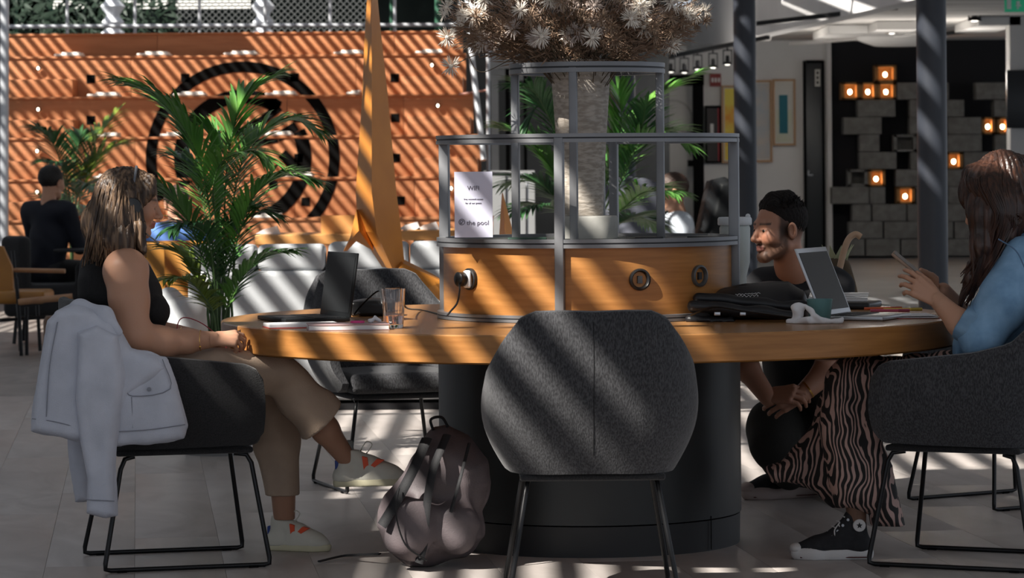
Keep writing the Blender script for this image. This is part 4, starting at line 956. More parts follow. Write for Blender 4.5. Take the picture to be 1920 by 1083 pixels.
# trainers
def v_mark(pts, D, wd, dep): return MB().prism([P(x, y, D) for x, y in pts], (0, dep, 0))
M_trn = mat('trainer_white', (.60, .58, .50), .55, bump=.2, bscale=200, col2=(.54, .52, .45), scale=12)
M_sole = mat('trainer_sole', (.56, .52, .36), .7); M_sock_ = mat('sock_grey', (.22, .24, .23), .9, bump=.4, bscale=400)
M_or = mat('orange_mark', (.72, .08, .02), .5); M_blue = mat('blue_tab', (.02, .05, .22), .5)
def trainer(heel, toe, upv, side, s=1.0, label=None):
    """heel, toe: world points on the sole bottom; upv: up; side: outward to camera"""
    heel, toe, upv = Vector(heel), Vector(toe), Vector(upv).normalized(); f = (toe-heel); Ls = f.length; f.normalize(); sd = f.cross(upv).normalized(); upv = sd.cross(f)
    T = lambda a, b, c_: heel + f*a*Ls + sd*b*Ls + upv*c_*Ls
    allp = [T(a, b, c_) for a in (-.1, 1.1) for b in (-.25, .25) for c_ in (-.08, .72)]; lo = [min(p[i] for p in allp) for i in range(3)]; hi = [max(p[i] for p in allp) for i in range(3)]
    R = Matrix((f, sd, upv)).transposed()
    g = SDF(lo, hi, .004)
    g.path([T(.10, 0, .13), T(.45, 0, .12), T(.72, 0, .11), T(.90, 0, .10)], [.115*Ls, .125*Ls, .135*Ls, .085*Ls], .03, w=sd, ws=1.05)
    g.path([T(.14, 0, .16), T(.17, 0, .46)], [.115*Ls, .105*Ls], .03); g.path([T(.24, 0, .44), T(.50, 0, .27), T(.78, 0, .16)], [.09*Ls, .11*Ls, .09*Ls], .03)
    g.half(T(0, 0, .07), -upv); g.half(T(.2, 0, .50), (upv + f*.12)); up_ = part('trainer', g.mesh(), M_trn, W1)
    g = SDF(lo, hi, .004); g.path([T(.10, 0, .05), T(.45, 0, .05), T(.72, 0, .055), T(.91, 0, .07)], [.125*Ls, .128*Ls, .142*Ls, .095*Ls], .03, w=sd, ws=1.05)
    g.half(T(0, 0, .0), -upv); g.half(T(0, 0, .105), upv); part('sole', g.mesh(), M_sole, up_, label='cream rubber sole')
    k = -1 if (T(0, 1, 0)-T(0, 0, 0)).y > 0 else 1
    q = lambda a, c_: T(a, k*(.150), c_+.05)
    b = MB(); b.prism([q(.40, .36), q(.47, .34), q(.50, .16), q(.42, .17)], -sd*k*.022); b.prism([q(.50, .16), q(.70, .30), q(.60, .32), q(.45, .17)], -sd*k*.022); part('side_mark', b, M_or, up_, label='orange V-shaped mark', smooth=False)
    part('heel_tab', MB().box(T(.045, k*.0, .30), (.05*Ls, .17*Ls, .13*Ls), R, .004), M_blue, up_, label='blue heel tab')
    lb = MB()
    for i in range(5):
        a = .36+i*.075; lb.tube([T(a, -.07, .47-.05*i), T(a+.02, 0, .50-.05*i), T(a, .07, .47-.05*i)], .0022, 6)
    lb.tube(bez([T(.38, k*.03, .50), T(.46, k*.05, .60), T(.53, k*.05, .56), T(.47, k*.04, .46)], 6), .0018, 5); part('laces', lb, M_trn, up_)
    g = SDF(lo, [h_+.06 for h_ in hi], .004); g.cap(T(.20, 0, .30), T(.18, 0, .62), .090*Ls, .085*Ls, .01); g.half(T(.18, 0, .62), upv); part('sock', g.mesh(), M_sock_, W1)
    return up_
h2, t2 = P(502, 1017, 10.80), P(618, 1030, 10.74); h2.z = 0; t2.z = 0.0
trainer(h2, t2 + (t2-h2)*.02, (0, 0, 1), None)
trainer(P(628, 912, 10.62), P(766, 908, 10.60), (.12, 0, 1), None)
# red earphone cord
rc_ = single('earphone_cord', MB().tube(bez([A(452, 655, 10.4), A(425, 690, 10.38), A(424, 650, 10.42), A(385, 610, 10.5), A(345, 595, 10.5), A(332, 615, 10.45), A(340, 655, 10.36)], 8), .0018, 6), mat('cord_red', (.30, .02, .04), .5), 'thin dark red cord looping from the seated woman\'s hand to her lap', 'cord', kind=None)

# ================================================================== woman in the denim jacket (right)
w2 = thing('person', 'woman in a denim jacket and zebra-striped trousers looking down at a phone', 'person', (1.5, -.62, 0))
R2 = frame(Vector((-.93, -.10, -.55)), (0, 0, 1)); s2 = .95; hc2 = P(1858, 372, 10.42)
g, L2 = head_sdf(hc2, R2, s2, neck=[P(1900, 440, 10.45), P(1925, 480, 10.46)])
VH, QH = g.mesh(); c2 = face_cols(VH, hc2, R2, s2, SK*1.0, closed=True)
g = SDF(P(1680, 690, 10.05), P(1900, 500, 10.05)+Vector((0, .6, 0)), .004)
el_, wr_ = P(1838, 645, 10.16), P(1757, 562, 10.22)
g.path([el_, P(1800, 605, 10.18), wr_], [.044, .040, .027], .02, w=(0, 1, 0), ws=.9); g.path([P(1850, 640, 10.66), P(1768, 545, 10.52)], [.042, .027], .02)
VB, QB = g.mesh()
hz = SDF(P(1670, 600, 10.0)-Vector((0, .0, 0)), P(1800, 470, 10.0)+Vector((0, .62, 0)), .0026)
hz.cap(P(1765, 570, 10.21), wr_, .027, .025, .01)
hand(hz, wr_, (-.93, .12, .62), (.10, -.95, .12), (-.3, .25, 1), s=.92, curls=[(.30, .45, .3), (.42, .5, .35), (.55, .6, .4), (.65, .7, .4)], thumb=(.55, .3))
hand(hz, P(1770, 545, 10.50), (-.97, -.05, .30), (.1, .95, .1), (0, -.1, 1), s=.92, curls=[(.35, .5, .3), (.45, .5, .35), (.55, .6, .4), (.65, .7, .4)], thumb=(.5, .3))
VD, QD = hz.mesh()
gl = SDF(P(1520, 1030, 10.2), P(1660, 900, 10.2)+Vector((0, .5, 0)), .005); gl.path([P(1600, 900, 10.42), P(1607, 975, 10.42)], [.040, .030], .02); VL, QL = gl.mesh()
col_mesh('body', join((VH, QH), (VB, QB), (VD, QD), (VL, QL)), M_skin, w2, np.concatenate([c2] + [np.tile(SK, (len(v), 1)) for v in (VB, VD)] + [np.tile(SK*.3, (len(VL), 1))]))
# ring
part('finger_ring', MB().lathe([(.0092, -.0012), (.0102, -.0012), (.0102, .0012), (.0092, .0012), (.0092, -.0012)], P(1752, 515, 10.5), 16, rot=roty(1.2)), M_metal_dk, w2)
# denim jacket
M_den = denim('denim', (.26, .44, .64), (.16, .30, .47))
g = SDF(P(1770, 690, 10.0)-Vector((0, .0, 0)), P(2060, 380, 10.0)+Vector((0, .95, 0)), .0065)
g.path([P(1955, 455, 10.45), P(1945, 560, 10.45), P(1900, 660, 10.45)], [.14, .16, .15], .05); g.ell(P(1940, 500, 10.46), (.17, .20, .17), k=.05)
g.path([P(1925, 490, 10.24), P(1885, 560, 10.16), P(1843, 632, 10.15)], [.085, .078, .070], .04); g.path([P(1843, 632, 10.15), P(1815, 612, 10.17)], [.066, .050], .02)
g.path([P(1930, 490, 10.66), P(1890, 560, 10.72), P(1850, 640, 10.68)], [.085, .075, .066], .04)
g.path([P(1905, 530, 10.34), P(1858, 600, 10.36), P(1822, 650, 10.36)], [.08, .075, .05], .04)
g.cap(P(1898, 420, 10.45), P(1930, 480, 10.46), .06, .05, .01, sub=True)
g.disp(folds(.009, [((1, 0, .8), 36), ((.6, .3, -1), 28), ((1, -.4, -.3), 52)], 8))
jk = part('denim_jacket', g.mesh(), M_den, w2)
M_seam = mat('denim_seam', (.10, .18, .30), .8)
part('seam', MB().tube(bez([P(1872, 448, 10.16), P(1905, 470, 10.10), P(1925, 510, 10.085)], 6), .0022, 6), M_seam, jk)
g = SDF(P(1770, 680, 10.0), P(1870, 570, 10.0)+Vector((0, .4, 0)), .0045); ca, cb = P(1850, 628, 10.15), P(1806, 600, 10.18)
g.cap(ca, cb, .068, .060, .01); dcf = (cb-ca).normalized(); g.disp(folds(.004, [((.6, .3, 1), 90)], 2)); g.half(cb, dcf); g.half(ca, -dcf); g.cap(cb-dcf*.004, cb+dcf*.05, .048, .048, .004, sub=True); part('cuff', g.mesh(), denim('denim_light', (.25, .40, .55), (.14, .25, .38)), jk, label='rolled pale cuff')
g = SDF(P(1770, 690, 10.1), P(1880, 620, 10.1)+Vector((0, .4, 0)), .006); g.poly([P(1786, 645, 10.35), P(1800, 600, 10.35), P(1860, 620, 10.35), P(1850, 668, 10.35), P(1786, 672, 10.35)], 10.36-DT, .04, pillow=.02); g.disp(folds(.004, [((1, 0, 0), 90)], 5)); part('hem_band', g.mesh(), M_den, jk)
# hair
M_hair2 = hair_mat('hair_auburn', (.022, .010, .007), (.085, .036, .022), 70, (1, 1, .06), .4, .75)
g = SDF(P(1750, 600, 10.1), P(1990, 265, 10.1)+Vector((0, .75, 0)), .0046)
g.ell(L2(0, -.010, .034), (.090*s2, .106*s2, .092*s2), R2, .01)
g.path([P(1850, 350, 10.30), P(1850, 400, 10.26), P(1842, 460, 10.24), P(1822, 520, 10.26), P(1800, 572, 10.28)], [.070, .056, .034, .020, .007], .03)
g.path([P(1880, 330, 10.36), P(1895, 395, 10.30), P(1880, 440, 10.27), P(1845, 500, 10.27)], [.085, .072, .04, .012], .03)
g.path([P(1830, 335, 10.34), P(1814, 370, 10.32), P(1824, 400, 10.29), P(1846, 440, 10.26)], [.050, .018, .010, .010], .02)
g.path([P(1900, 340, 10.45), P(1930, 400, 10.45), P(1930, 450, 10.45)], [.09, .075, .03], .03)
hcx2 = P(1868, 380, 10.42)
g.disp(lambda X, Y, Z: .0030*np.sin(np.arctan2(Y-hcx2[1], X-hcx2[0])*40+3*np.sin(Z*12+X*18))+.0016*np.sin(np.arctan2(Y-hcx2[1], X-hcx2[0])*90+Z*9))
ho = part('hair', g.mesh(), M_hair2, w2)
rl = random.Random(11); paths = []
for i in range(120):
    t = rl.random(); x0 = 1806+100*t; D0 = 10.34-.06*math.sin(PI*t)
    xm = 1836+70*t; xe = 1800+26*rl.random() if rl.random() < .5 else 1840+50*t; ye = 575-rl.uniform(0, 70) if xe < 1830 else rl.uniform(415, 470)-20*t
    paths.append(bez([P(x0+12, 300+30*abs(t-.5), D0+.02), P(x0+2+4*(1-t)+rl.uniform(-3, 3), 345, D0-.07), P(xm+8, 400, D0-.095), P((xm+xe)/2+14, (400+ye)/2, 10.215), P(xe, ye, 10.25)], 5))
part('hair_locks', tubes_locks(paths, .0036, 5), M_hair2, ho, kind='stuff')
# zebra trousers
def zebra():
    m = bpy.data.materials.new('zebra_cloth'); m.use_nodes = True; nt = m.node_tree; b = nt.nodes['Principled BSDF']; b.inputs['Roughness'].default_value = .8
    tc = nt.nodes.new('ShaderNodeTexCoord'); mp = nt.nodes.new('ShaderNodeMapping'); mp.inputs['Scale'].default_value = (1, .5, .26); mp.inputs['Rotation'].default_value = (0, .18, 0)
    n0 = nt.nodes.new('ShaderNodeTexNoise'); n0.inputs['Scale'].default_value = 5; n0.inputs['Detail'].default_value = 2
    ml = nt.nodes.new('ShaderNodeVectorMath'); ml.operation = 'MULTIPLY_ADD'; ml.inputs[1].default_value = (.16, .16, .10)
    nt.links.new(tc.outputs['Object'], n0.inputs['Vector']); nt.links.new(n0.outputs['Color'], ml.inputs[0]); nt.links.new(tc.outputs['Object'], ml.inputs[2]); nt.links.new(ml.outputs[0], mp.inputs[0])
    wv = nt.nodes.new('ShaderNodeTexWave'); wv.wave_type = 'BANDS'; wv.bands_direction = 'X'; wv.inputs['Scale'].default_value = 18; wv.inputs['Distortion'].default_value = 9; wv.inputs['Detail'].default_value = 2.5; wv.inputs['Detail Scale'].default_value = 1.3
    nt.links.new(mp.outputs[0], wv.inputs['Vector']); cr = nt.nodes.new('ShaderNodeValToRGB'); cr.color_ramp.elements[0].position = .56; cr.color_ramp.elements[1].position = .66
    cr.color_ramp.elements[0].color = (.010, .008, .008, 1); cr.color_ramp.elements[1].color = (.46, .30, .26, 1); nt.links.new(wv.outputs[0], cr.inputs[0]); nt.links.new(cr.outputs[0], b.inputs['Base Color']); return m
M_zeb = zebra()
g = SDF(P(1500, 1010, 10.1), P(1960, 620, 10.1)+Vector((0, .85, 0)), .0065)
g.path([P(1930, 720, 10.40), P(1780, 715, 10.40), P(1625, 712, 10.45)], [.12, .095, .078], .04); g.path([P(1910, 720, 10.6), P(1620, 715, 10.7)], [.11, .08], .04)
g.poly([P(x, y, 10.42) for x, y in ((1572, 672), (1640, 668), (1720, 700), (1690, 760), (1655, 830), (1674, 870), (1684, 930), (1697, 994), (1634, 988), (1630, 962), (1568, 950), (1552, 900), (1535, 800), (1550, 700))], 10.42-DT, .095, pillow=.075)
g.disp(folds(.010, [((1, 0, .12), 62), ((1, .3, -.25), 44), ((.8, .5, .5), 30)], 6))
a_ = g.mesh()
g = SDF(P(1420, 990, 10.4), P(1640, 670, 10.4)+Vector((0, .5, 0)), .0065)
g.poly([P(x, y, 10.66) for x, y in ((1560, 690), (1525, 790), (1496, 835), (1436, 880), (1448, 905), (1500, 905), (1530, 925), (1560, 952), (1610, 950), (1610, 700))], 10.66-DT, .075, pillow=.06)
g.disp(folds(.009, [((1, 0, .5), 60), ((1, .3, -.25), 40)], 7))
part('zebra_trousers', join(a_, g.mesh()), M_zeb, w2)
# high-top shoe
M_cnv = mat('black_canvas', (.010, .010, .012), .8, bump=.4, bscale=500, col2=(.016, .016, .018), scale=60); M_rub = mat('white_rubber', (.55, .53, .52), .5)
def hightop(heel, toe, parent, Dface, badge=True, mU=M_cnv, mS=M_rub):
    f = (toe-heel); Ls = f.length; f.normalize(); up = Vector((0, 0, 1)); sd = f.cross(up).normalized(); up = sd.cross(f)
    T = lambda a, b, c_: heel + f*a*Ls + sd*b*Ls + up*c_*Ls
    allp = [T(a, b, c_) for a in (-.1, 1.1) for b in (-.25, .25) for c_ in (-.05, .72)]; lo = [min(p[i] for p in allp) for i in range(3)]; hi = [max(p[i] for p in allp) for i in range(3)]
    g = SDF(lo, hi, .004); g.path([T(.12, 0, .15), T(.45, 0, .15), T(.70, 0, .13), T(.90, 0, .12)], [.115*Ls, .12*Ls, .13*Ls, .09*Ls], .03)
    g.path([T(.15, 0, .2), T(.17, 0, .55)], [.115*Ls, .10*Ls], .03); g.path([T(.27, 0, .52), T(.36, 0, .34), T(.62, 0, .2)], [.07*Ls, .09*Ls, .08*Ls], .03)
    g.half(T(0, 0, .1), -up); g.half(T(.2, 0, .60), up); u = part('high_top_shoe', g.mesh(), mU, parent)
    g = SDF(lo, hi, .004); g.path([T(.10, 0, .07), T(.45, 0, .07), T(.72, 0, .07), T(.91, 0, .08)], [.13*Ls, .13*Ls, .145*Ls, .10*Ls], .03); g.half(T(0, 0, .0), -up); g.half(T(0, 0, .155), up); part('sole', g.mesh(), mS, u, label='white rubber sole')
    g = SDF(lo, hi, .004); g.ell(T(.93, 0, .14), (.095*Ls, .105*Ls, .07*Ls), Matrix((f, sd, up)).transposed()); g.half(T(0, 0, .1), -up); part('toe_cap', g.mesh(), mS, u)
    part('sole_line', MB().tube([T(a, -.132*(1 if a < .9 else .8), .035) for a in (.02, .3, .6, .9)], .002, 4), mat('sole_stripe', (.08, .02, .02), .6), u)
    k = -1 if (T(0, 1, 0)-T(0, 0, 0)).y > 0 else 1
    if badge:
        c = T(.16, k*.112, .43); Rb = Matrix((f, up, sd*k)).transposed()
        bo = part('ankle_patch', MB().lathe([(.001, .004), (.019, .004), (.0205, .002), (.0205, -.01)], c, 28, rot=Rb), mS, u, label='round white ankle patch')
        st = []
        for i in range(10): r_ = .0105 if i % 2 == 0 else .0045; st.append(c + Rb @ Vector((r_*math.sin(i*PI/5), r_*math.cos(i*PI/5), .0042)))
        part('star', MB().prism(st, Rb @ Vector((0, 0, .0012))), M_cnv, bo, smooth=False)
    lb = MB()
    for i in range(6): a = .34+i*.06; lb.tube([T(a, -.06, .53-.065*i), T(a+.03, 0, .545-.065*i), T(a, .06, .53-.065*i)], .0024, 6)
    lb.tube(bez([T(.40, k*.06, .46), T(.47, k*.10, .36), T(.43, k*.115, .22), T(.38, k*.1, .34), T(.42, k*.07, .45)], 6), .0022, 5); part('laces', lb, mS, u)
    eb = MB()
    for i in range(5): eb.lathe([(.002, 0), (.0045, 0), (.0045, .002), (.002, .002)], T(.30+i*.065, k*.098, .5-.07*i), 10, rot=Matrix((f, up, sd*k)).transposed())
    part('eyelets', eb, M_pipe, u, kind='stuff')
h_, t_2 = P(1634, 1046, 10.42), P(1484, 1046, 10.42); h_.z = .0; t_2.z = .0
hightop(h_, t_2, w2, 10.3)
# phone
ph_c = P(1706, 500, 10.36); Rp = frame((-.72, .1, .62), (.6, -.2, .75))
ph = thing('smartphone', 'smartphone in a tan case held by the woman in the denim jacket', 'phone', ph_c)
part('case', MB().box(ph_c, (.072, .142, .010), Rp @ rotz(0), .004), mat('case_tan', (.30, .20, .14), .4), ph); part('screen', MB().box(ph_c+Rp@Vector((0, 0, .0052)), (.064, .134, .001), Rp), mat('phone_screen', (.01, .01, .012), .1), ph)
part('camera', MB().box(ph_c+Rp@Vector((.016, .052, -.0062)), (.026, .026, .003), Rp, .001), M_black, ph)

# ================================================================== man crouching behind the table
m1 = thing('person', 'crouching man in a black t-shirt with short dark hair and a light beard', 'person', (1.02, 1.35, 0))
R3 = frame(Vector((-.86, -.42, -.05))); s3 = 1.04; DM = 11.95; hc3 = P(1461, 430, DM)
SK3 = SK*np.array((.86, .80, .80))
g, L3 = head_sdf(hc3, R3, s3, neck=[P(1484, 500, DM+.06), P(1492, 530, DM+.1)], male=True)
VH, QH = g.mesh(); c3 = face_cols(VH, hc3, R3, s3, SK3, lip=(.30, .12, .10), beard=(.060, .040, .030), brow=(.012, .008, .006))
Q3 = (VH - np.array(hc3)) @ np.array(R3) / s3; fm = (np.clip((Q3[:, 2]+.055)/.05, 0, 1)*np.clip((.040-Q3[:, 1])/.012, 0, 1)*np.clip((.071-np.abs(Q3[:, 0])+.02)/.01, 0, 1)*.85)[:, None]
earm = ((np.abs(Q3[:, 0]) > .0745) & (np.abs(Q3[:, 1]+.006) < .03) & (np.abs(Q3[:, 2]+.004) < .036))[:, None]; fm = np.where(earm, 0, fm); c3 = c3*(1-fm) + np.array((.030, .020, .016))*fm
g = SDF(P(1380, 830, 11.7), P(1640, 680, 11.7)+Vector((0, .7, 0)), .005)
g.path([P(1395, 640, 11.95), P(1400, 690, 11.85), P(1440, 745, 11.80)], [.05, .045, .032], .02); g.path([P(1560, 650, 12.0), P(1545, 700, 11.86), P(1500, 742, 11.80)], [.05, .045, .032], .02); VB, QB = g.mesh()
g = SDF(P(1360, 940, 11.8)-Vector((0, .1, 0)), P(1650, 480, 11.8)+Vector((0, .9, 0)), .009); g.path([P(1490, 510, 12.05), P(1500, 620, 12.22), P(1510, 790, 12.42), P(1450, 815, 12.02), P(1490, 900, 12.3)], [.05, .10, .09, .06, .035], .03); g.path([P(1496, 545, 12.12), P(1425, 560, 12.12), P(1395, 640, 11.95)], [.06, .05, .045], .03); g.path([P(1496, 545, 12.12), P(1555, 560, 12.08), P(1565, 650, 12.0)], [.06, .05, .045], .03); VB, QB = join((VB, QB), g.mesh())
hz = SDF(P(1400, 800, 11.6), P(1560, 690, 11.6)+Vector((0, .5, 0)), .0032)
hand(hz, P(1440, 742, 11.80), (.9, -.3, .1), (0, -.7, .8), (0, .6, .6), s=1.05, curl=(.6, .7, .4)); hand(hz, P(1505, 738, 11.80), (-.9, -.1, -.35), (0, -.9, .4), (0, .3, 1), s=1.05, curl=(.5, .7, .4))
VD, QD = hz.mesh()
col_mesh('body', join((VH, QH), (VB, QB), (VD, QD)), M_skin, m1, np.concatenate([c3, np.tile(SK3, (len(VB), 1)), np.tile(SK3, (len(VD), 1))]))
eyes(L3, s3, m1, (-.35, 0))
g = SDF(L3(0, 0, .03)-Vector((.13, .13, .11)), L3(0, 0, .03)+Vector((.13, .13, .14)), .0028)
g.ell(L3(0, -.018, .040), (.0755*s3, .094*s3, .083*s3), R3, .01); g.path([L3(-.034, .034, .090), L3(.034, .034, .090)], [.020, .020], .02); g.path([L3(0, .02, .108), L3(0, -.04, .105)], [.03, .035], .02)
g.half(L3(0, .050, .064), R3 @ Vector((0, .85, -1))); g.half(L3(0, -.02, -.020), R3 @ Vector((0, .35, -1)))
hn = lambda X, Y, Z: .0009*np.sin(X*310+2*np.sin(Y*90))*np.sin(Z*260+2*np.sin(X*80))+.0007*np.sin(Y*500+X*170)
g.disp(hn); part('hair', g.mesh(), mat('hair_black_short', (.004, .003, .003), .75, col2=(.014, .010, .008), scale=240, bump=.8, spec=.25), m1)
rt = random.Random(6); tf = MB()
for i in range(420):
    a, e = rt.uniform(0, 2*PI), rt.uniform(.35, 1.5); q = L3(.072*math.cos(e)*math.cos(a), -.018+.090*math.cos(e)*math.sin(a), .040+.080*math.sin(e))
    if .040+.080*math.sin(e) < .070+.6*max(0, -.018+.090*math.cos(e)*math.sin(a)-.03): continue
    d = (R3 @ Vector((.5*math.cos(a), .35*math.sin(a)+.25, .8)) + Vector((rt.uniform(-.4, .4), rt.uniform(-.4, .4), rt.uniform(-.2, .3)))).normalized(); tf.tube([q, q+d*.010, q+d*rt.uniform(.014, .022)+Vector((0, 0, -.002))], [.0026, .002, .0004], 4)
part('hair_tufts', tf, mat('hair_black_short', (.004, .003, .003)), m1, kind='stuff')
g = SDF(P(1360, 760, 11.7)-Vector((0, .1, 0)), P(1650, 480, 11.7)+Vector((0, .8, 0)), .007)
g.path([P(1496, 545, 12.12), P(1500, 620, 12.22), P(1500, 720, 12.34)], [.125, .155, .145], .05, w=R3@Vector((0, 1, 0)), ws=.9)
g.path([P(1430, 545, 12.16), P(1400, 600, 12.0), P(1395, 655, 11.94)], [.08, .072, .062], .04); g.path([P(1555, 545, 12.08), P(1575, 620, 12.05), P(1560, 668, 11.98)], [.085, .072, .062], .04)
g.ell(P(1494, 540, 12.1), (.20, .12, .075), None, .05); g.cap(P(1482, 490, 12.0), P(1490, 530, 12.05), .058, .05, .01, sub=True)
g.disp(folds(.006, [((1, 0, 1), 40), ((1, .3, -.8), 32)], 9)); ts = part('t_shirt', g.mesh(), mat('black_tee', (.009, .009, .011), .85), m1)
def shirt_text(parent):
    c = P(1462, 565, 11.9); b = MB(); rq = random.Random(2)
    for i in range(7): a0 = rq.uniform(-.05, .01); b.tube([c+Vector((a0, -.035, .04-.014*i)), c+Vector((a0+.05, -.045, .045-.014*i)), c+Vector((a0+.09, -.03, .04-.014*i))], .0022, 4)
    return b
g = SDF(P(1370, 960, 11.7), P(1660, 680, 11.7)+Vector((0, .95, 0)), .007)
g.path([P(1520, 800, 12.45), P(1450, 800, 12.05), P(1452, 835, 11.98)], [.12, .095, .085], .03); g.path([P(1452, 832, 11.98), P(1478, 885, 12.25)], [.088, .065], .03)
g.path([P(1530, 800, 12.5), P(1580, 740, 12.1), P(1585, 750, 12.0)], [.12, .09, .085], .03); g.path([P(1585, 750, 12.0), P(1600, 880, 12.2)], [.08, .055], .03); g.ell(P(1510, 800, 12.52), (.17, .14, .12), None, .04)
g.disp(folds(.005, [((1, 0, 1), 50), ((1, .3, -.8), 36)], 10)); part('jeans', g.mesh(), mat('dark_olive_cloth', (.020, .019, .016), .9, bump=.3, bscale=200), m1)
h_, t_2 = P(1532, 932, 12.42), P(1392, 932, 12.30); h_.z = 0; t_2.z = 0; hightop(h_, t_2, m1, 0, badge=False, mS=mat('pale_sole', (.42, .34, .31), .6))
h_, t_2 = Vector((1.36, 1.42, 0)), Vector((1.2, 1.22, 0)); hightop(h_, t_2 + (t_2-h_)*.08, m1, 0, badge=False, mS=mat('pale_sole', (.42, .34, .31), .6))
part('wristband', MB().lathe([(.034, -.003), (.036, -.003), (.036, .003), (.034, .003), (.034, -.003)], P(1515, 730, 11.81), 24, rot=frame((-.9, -.1, -.6)) @ rotx(PI/2)), mat('gold', (.75, .45, .12), .25, metal=1), m1)

# ================================================================== figures further back
def far_person(px, py_top, D, label, hair, shirt, facing, floor_py=None, lean=0, collar=None, hscale=1.0, seat_z=.46, skin=SK, glasses=False, armdir=None, shirt2=None, legs=True):
    """seated figure: facing = unit vector; px of head centre, py of head top"""
    F = Vector(facing).normalized(); S = F.cross(Vector((0, 0, 1))); top = P(px, py_top, D); hc = top - Vector((0, 0, .115*hscale)); R = frame(F + Vector((0, 0, -.12)))
    t = thing('person', label, 'person', (hc.x, hc.y, 0)); hip = Vector((hc.x, hc.y, seat_z+.09)) - F*(.05+lean); nk = hc - F*.04*hscale - Vector((0, 0, .13*hscale))
    g, L = head_sdf(hc, R, hscale, .0055, neck=[nk, nk-Vector((0, 0, .05))]); VH, QH = g.mesh(); ch_ = face_cols(VH, hc, R, hscale, skin)
    lo = Vector((hc.x-.75, hc.y-.75, -.02)); hi = Vector((hc.x+.75, hc.y+.75, hc.z+.1))
    def mk(): return SDF(lo, hi, .013)
    sh_c = nk - Vector((0, 0, .07)); g = mk(); kn = hip + F*.44; hands = []
    for sg in (-1, 1):
        s_p = sh_c + S*sg*.19; e_p = s_p + F*.10 - Vector((0, 0, .27)) + S*sg*.03; h_p = e_p + F*.24 + Vector((0, 0, .05)) - S*sg*.08
        hands.append(h_p); 
    gh = SDF(lo, hi, .011)
    for sg, h_p in zip((-1, 1), hands): hand(gh, h_p, F, (0, 0, 1), -S*sg, s=1.15, curl=(.4, .4, .3))
    gh.path([nk, sh_c, hip], [.05, .09, .10], .03)
    for sg, h_p in zip((-1, 1), hands):
        s_p = sh_c + S*sg*.19; e_p = s_p + F*.10 - Vector((0, 0, .27)) + S*sg*.03; gh.path([sh_c, s_p, e_p, h_p], [.05, .04, .036, .026], .02); gh.path([hip, kn+S*sg*.11, Vector(((kn+S*sg*.11).x, (kn+S*sg*.11).y, .07))], [.07, .05, .035], .02)
    VD, QD = gh.mesh()
    col_mesh('body', join((VH, QH), (VD, QD)), M_skin, t, np.concatenate([ch_, np.tile(skin, (len(VD), 1))]))
    g.path([sh_c-Vector((0, 0, .06)), (sh_c+hip)/2, hip], [.135, .145, .155], .05, w=F, ws=.82); g.path([sh_c-S*.13, sh_c+S*.13], [.085, .085], .05)
    for sg, h_p in zip((-1, 1), hands):
        s_p = sh_c + S*sg*.19; e_p = s_p + F*.10 - Vector((0, 0, .27)) + S*sg*.03; g.path([s_p, e_p], [.07, .056], .03); g.path([e_p, h_p], [.055, .038], .02)
    g.disp(folds(.006, [((1, 0, 1), 40), ((1, .3, -.8), 32)], 9)); part('jacket' if collar else 'shirt', g.mesh(), shirt, t)
    g = mk()
    for sg in (-1, 1):
        k_ = kn + S*sg*.11; g.path([hip+S*sg*.09, k_], [.11, .075], .03); g.path([k_, Vector((k_.x, k_.y, .09)) + F*.04], [.072, .05], .02)
    g.half((0, 0, .07), (0, 0, -1)); part('trousers', g.mesh(), shirt2 or M_fabk, t)
    for sg in (-1, 1):
        k_ = kn + S*sg*.11; g = mk(); a = Vector((k_.x, k_.y, .045)) + F*.0; g.path([a, a+F*.18], [.05, .042], .01); g.half((0, 0, 0), (0, 0, -1)); part('shoe', g.mesh(), M_black, t)
    g = SDF(hc-Vector((.14, .14, .14)), hc+Vector((.14, .14, .16)), .006); g.ell(L(0, -.02, .038), (.081*hscale, .098*hscale, .088*hscale), R, .01); g.half(L(0, .062, .05), R @ Vector((0, .9, -1))); g.half(L(0, 0, -.045), R @ Vector((0, .3, -1))); g.disp(lambda X, Y, Z: .002*np.sin(X*200)*np.sin(Z*190+Y*100)); part('hair', g.mesh(), hair, t)
    if collar: part('collar', MB().lathe([(.062, 0), (.068, .0), (.060, .055), (.055, .055), (.062, 0)], nk-Vector((0, 0, .06)), 20), collar, t)
    if glasses: part('glasses', MB().tube([L(-.07, .0, .004), L(-.05, .08, .002), L(0, .09, .004), L(.05, .08, .002), L(.07, 0, .004)], .003, 6), M_metal_dk, t)
    return t, L
far_person(97, 312, 24.5, 'man in a dark navy suit seated with his back turned, at the far left', mat('hair_black', (.008, .006, .005)), mat('navy_suit', (.006, .008, .016), .8), (.55, .85, 0), collar=mat('collar_blue', (.50, .58, .72), .7), hscale=1.08, seat_z=.42)
far_person(1258, 326, 22.3, 'bearded man in a pale shirt seen in profile behind the metal frame', mat('hair_dkbrown', (.05, .028, .02), .6), mat('pale_shirt', (.55, .60, .66), .8), (-.97, -.15, 0), hscale=1.12, glasses=True, seat_z=.40)
t_, L_ = far_person(332, 350, 21.0, 'person in a bright blue shirt half hidden behind the big palm', mat('hair_dkbrown', (.05, .028, .02)), mat('blue_shirt', (.13, .26, .62), .8), (.4, -.9, 0), hscale=1.0, lean=.10, seat_z=.40)
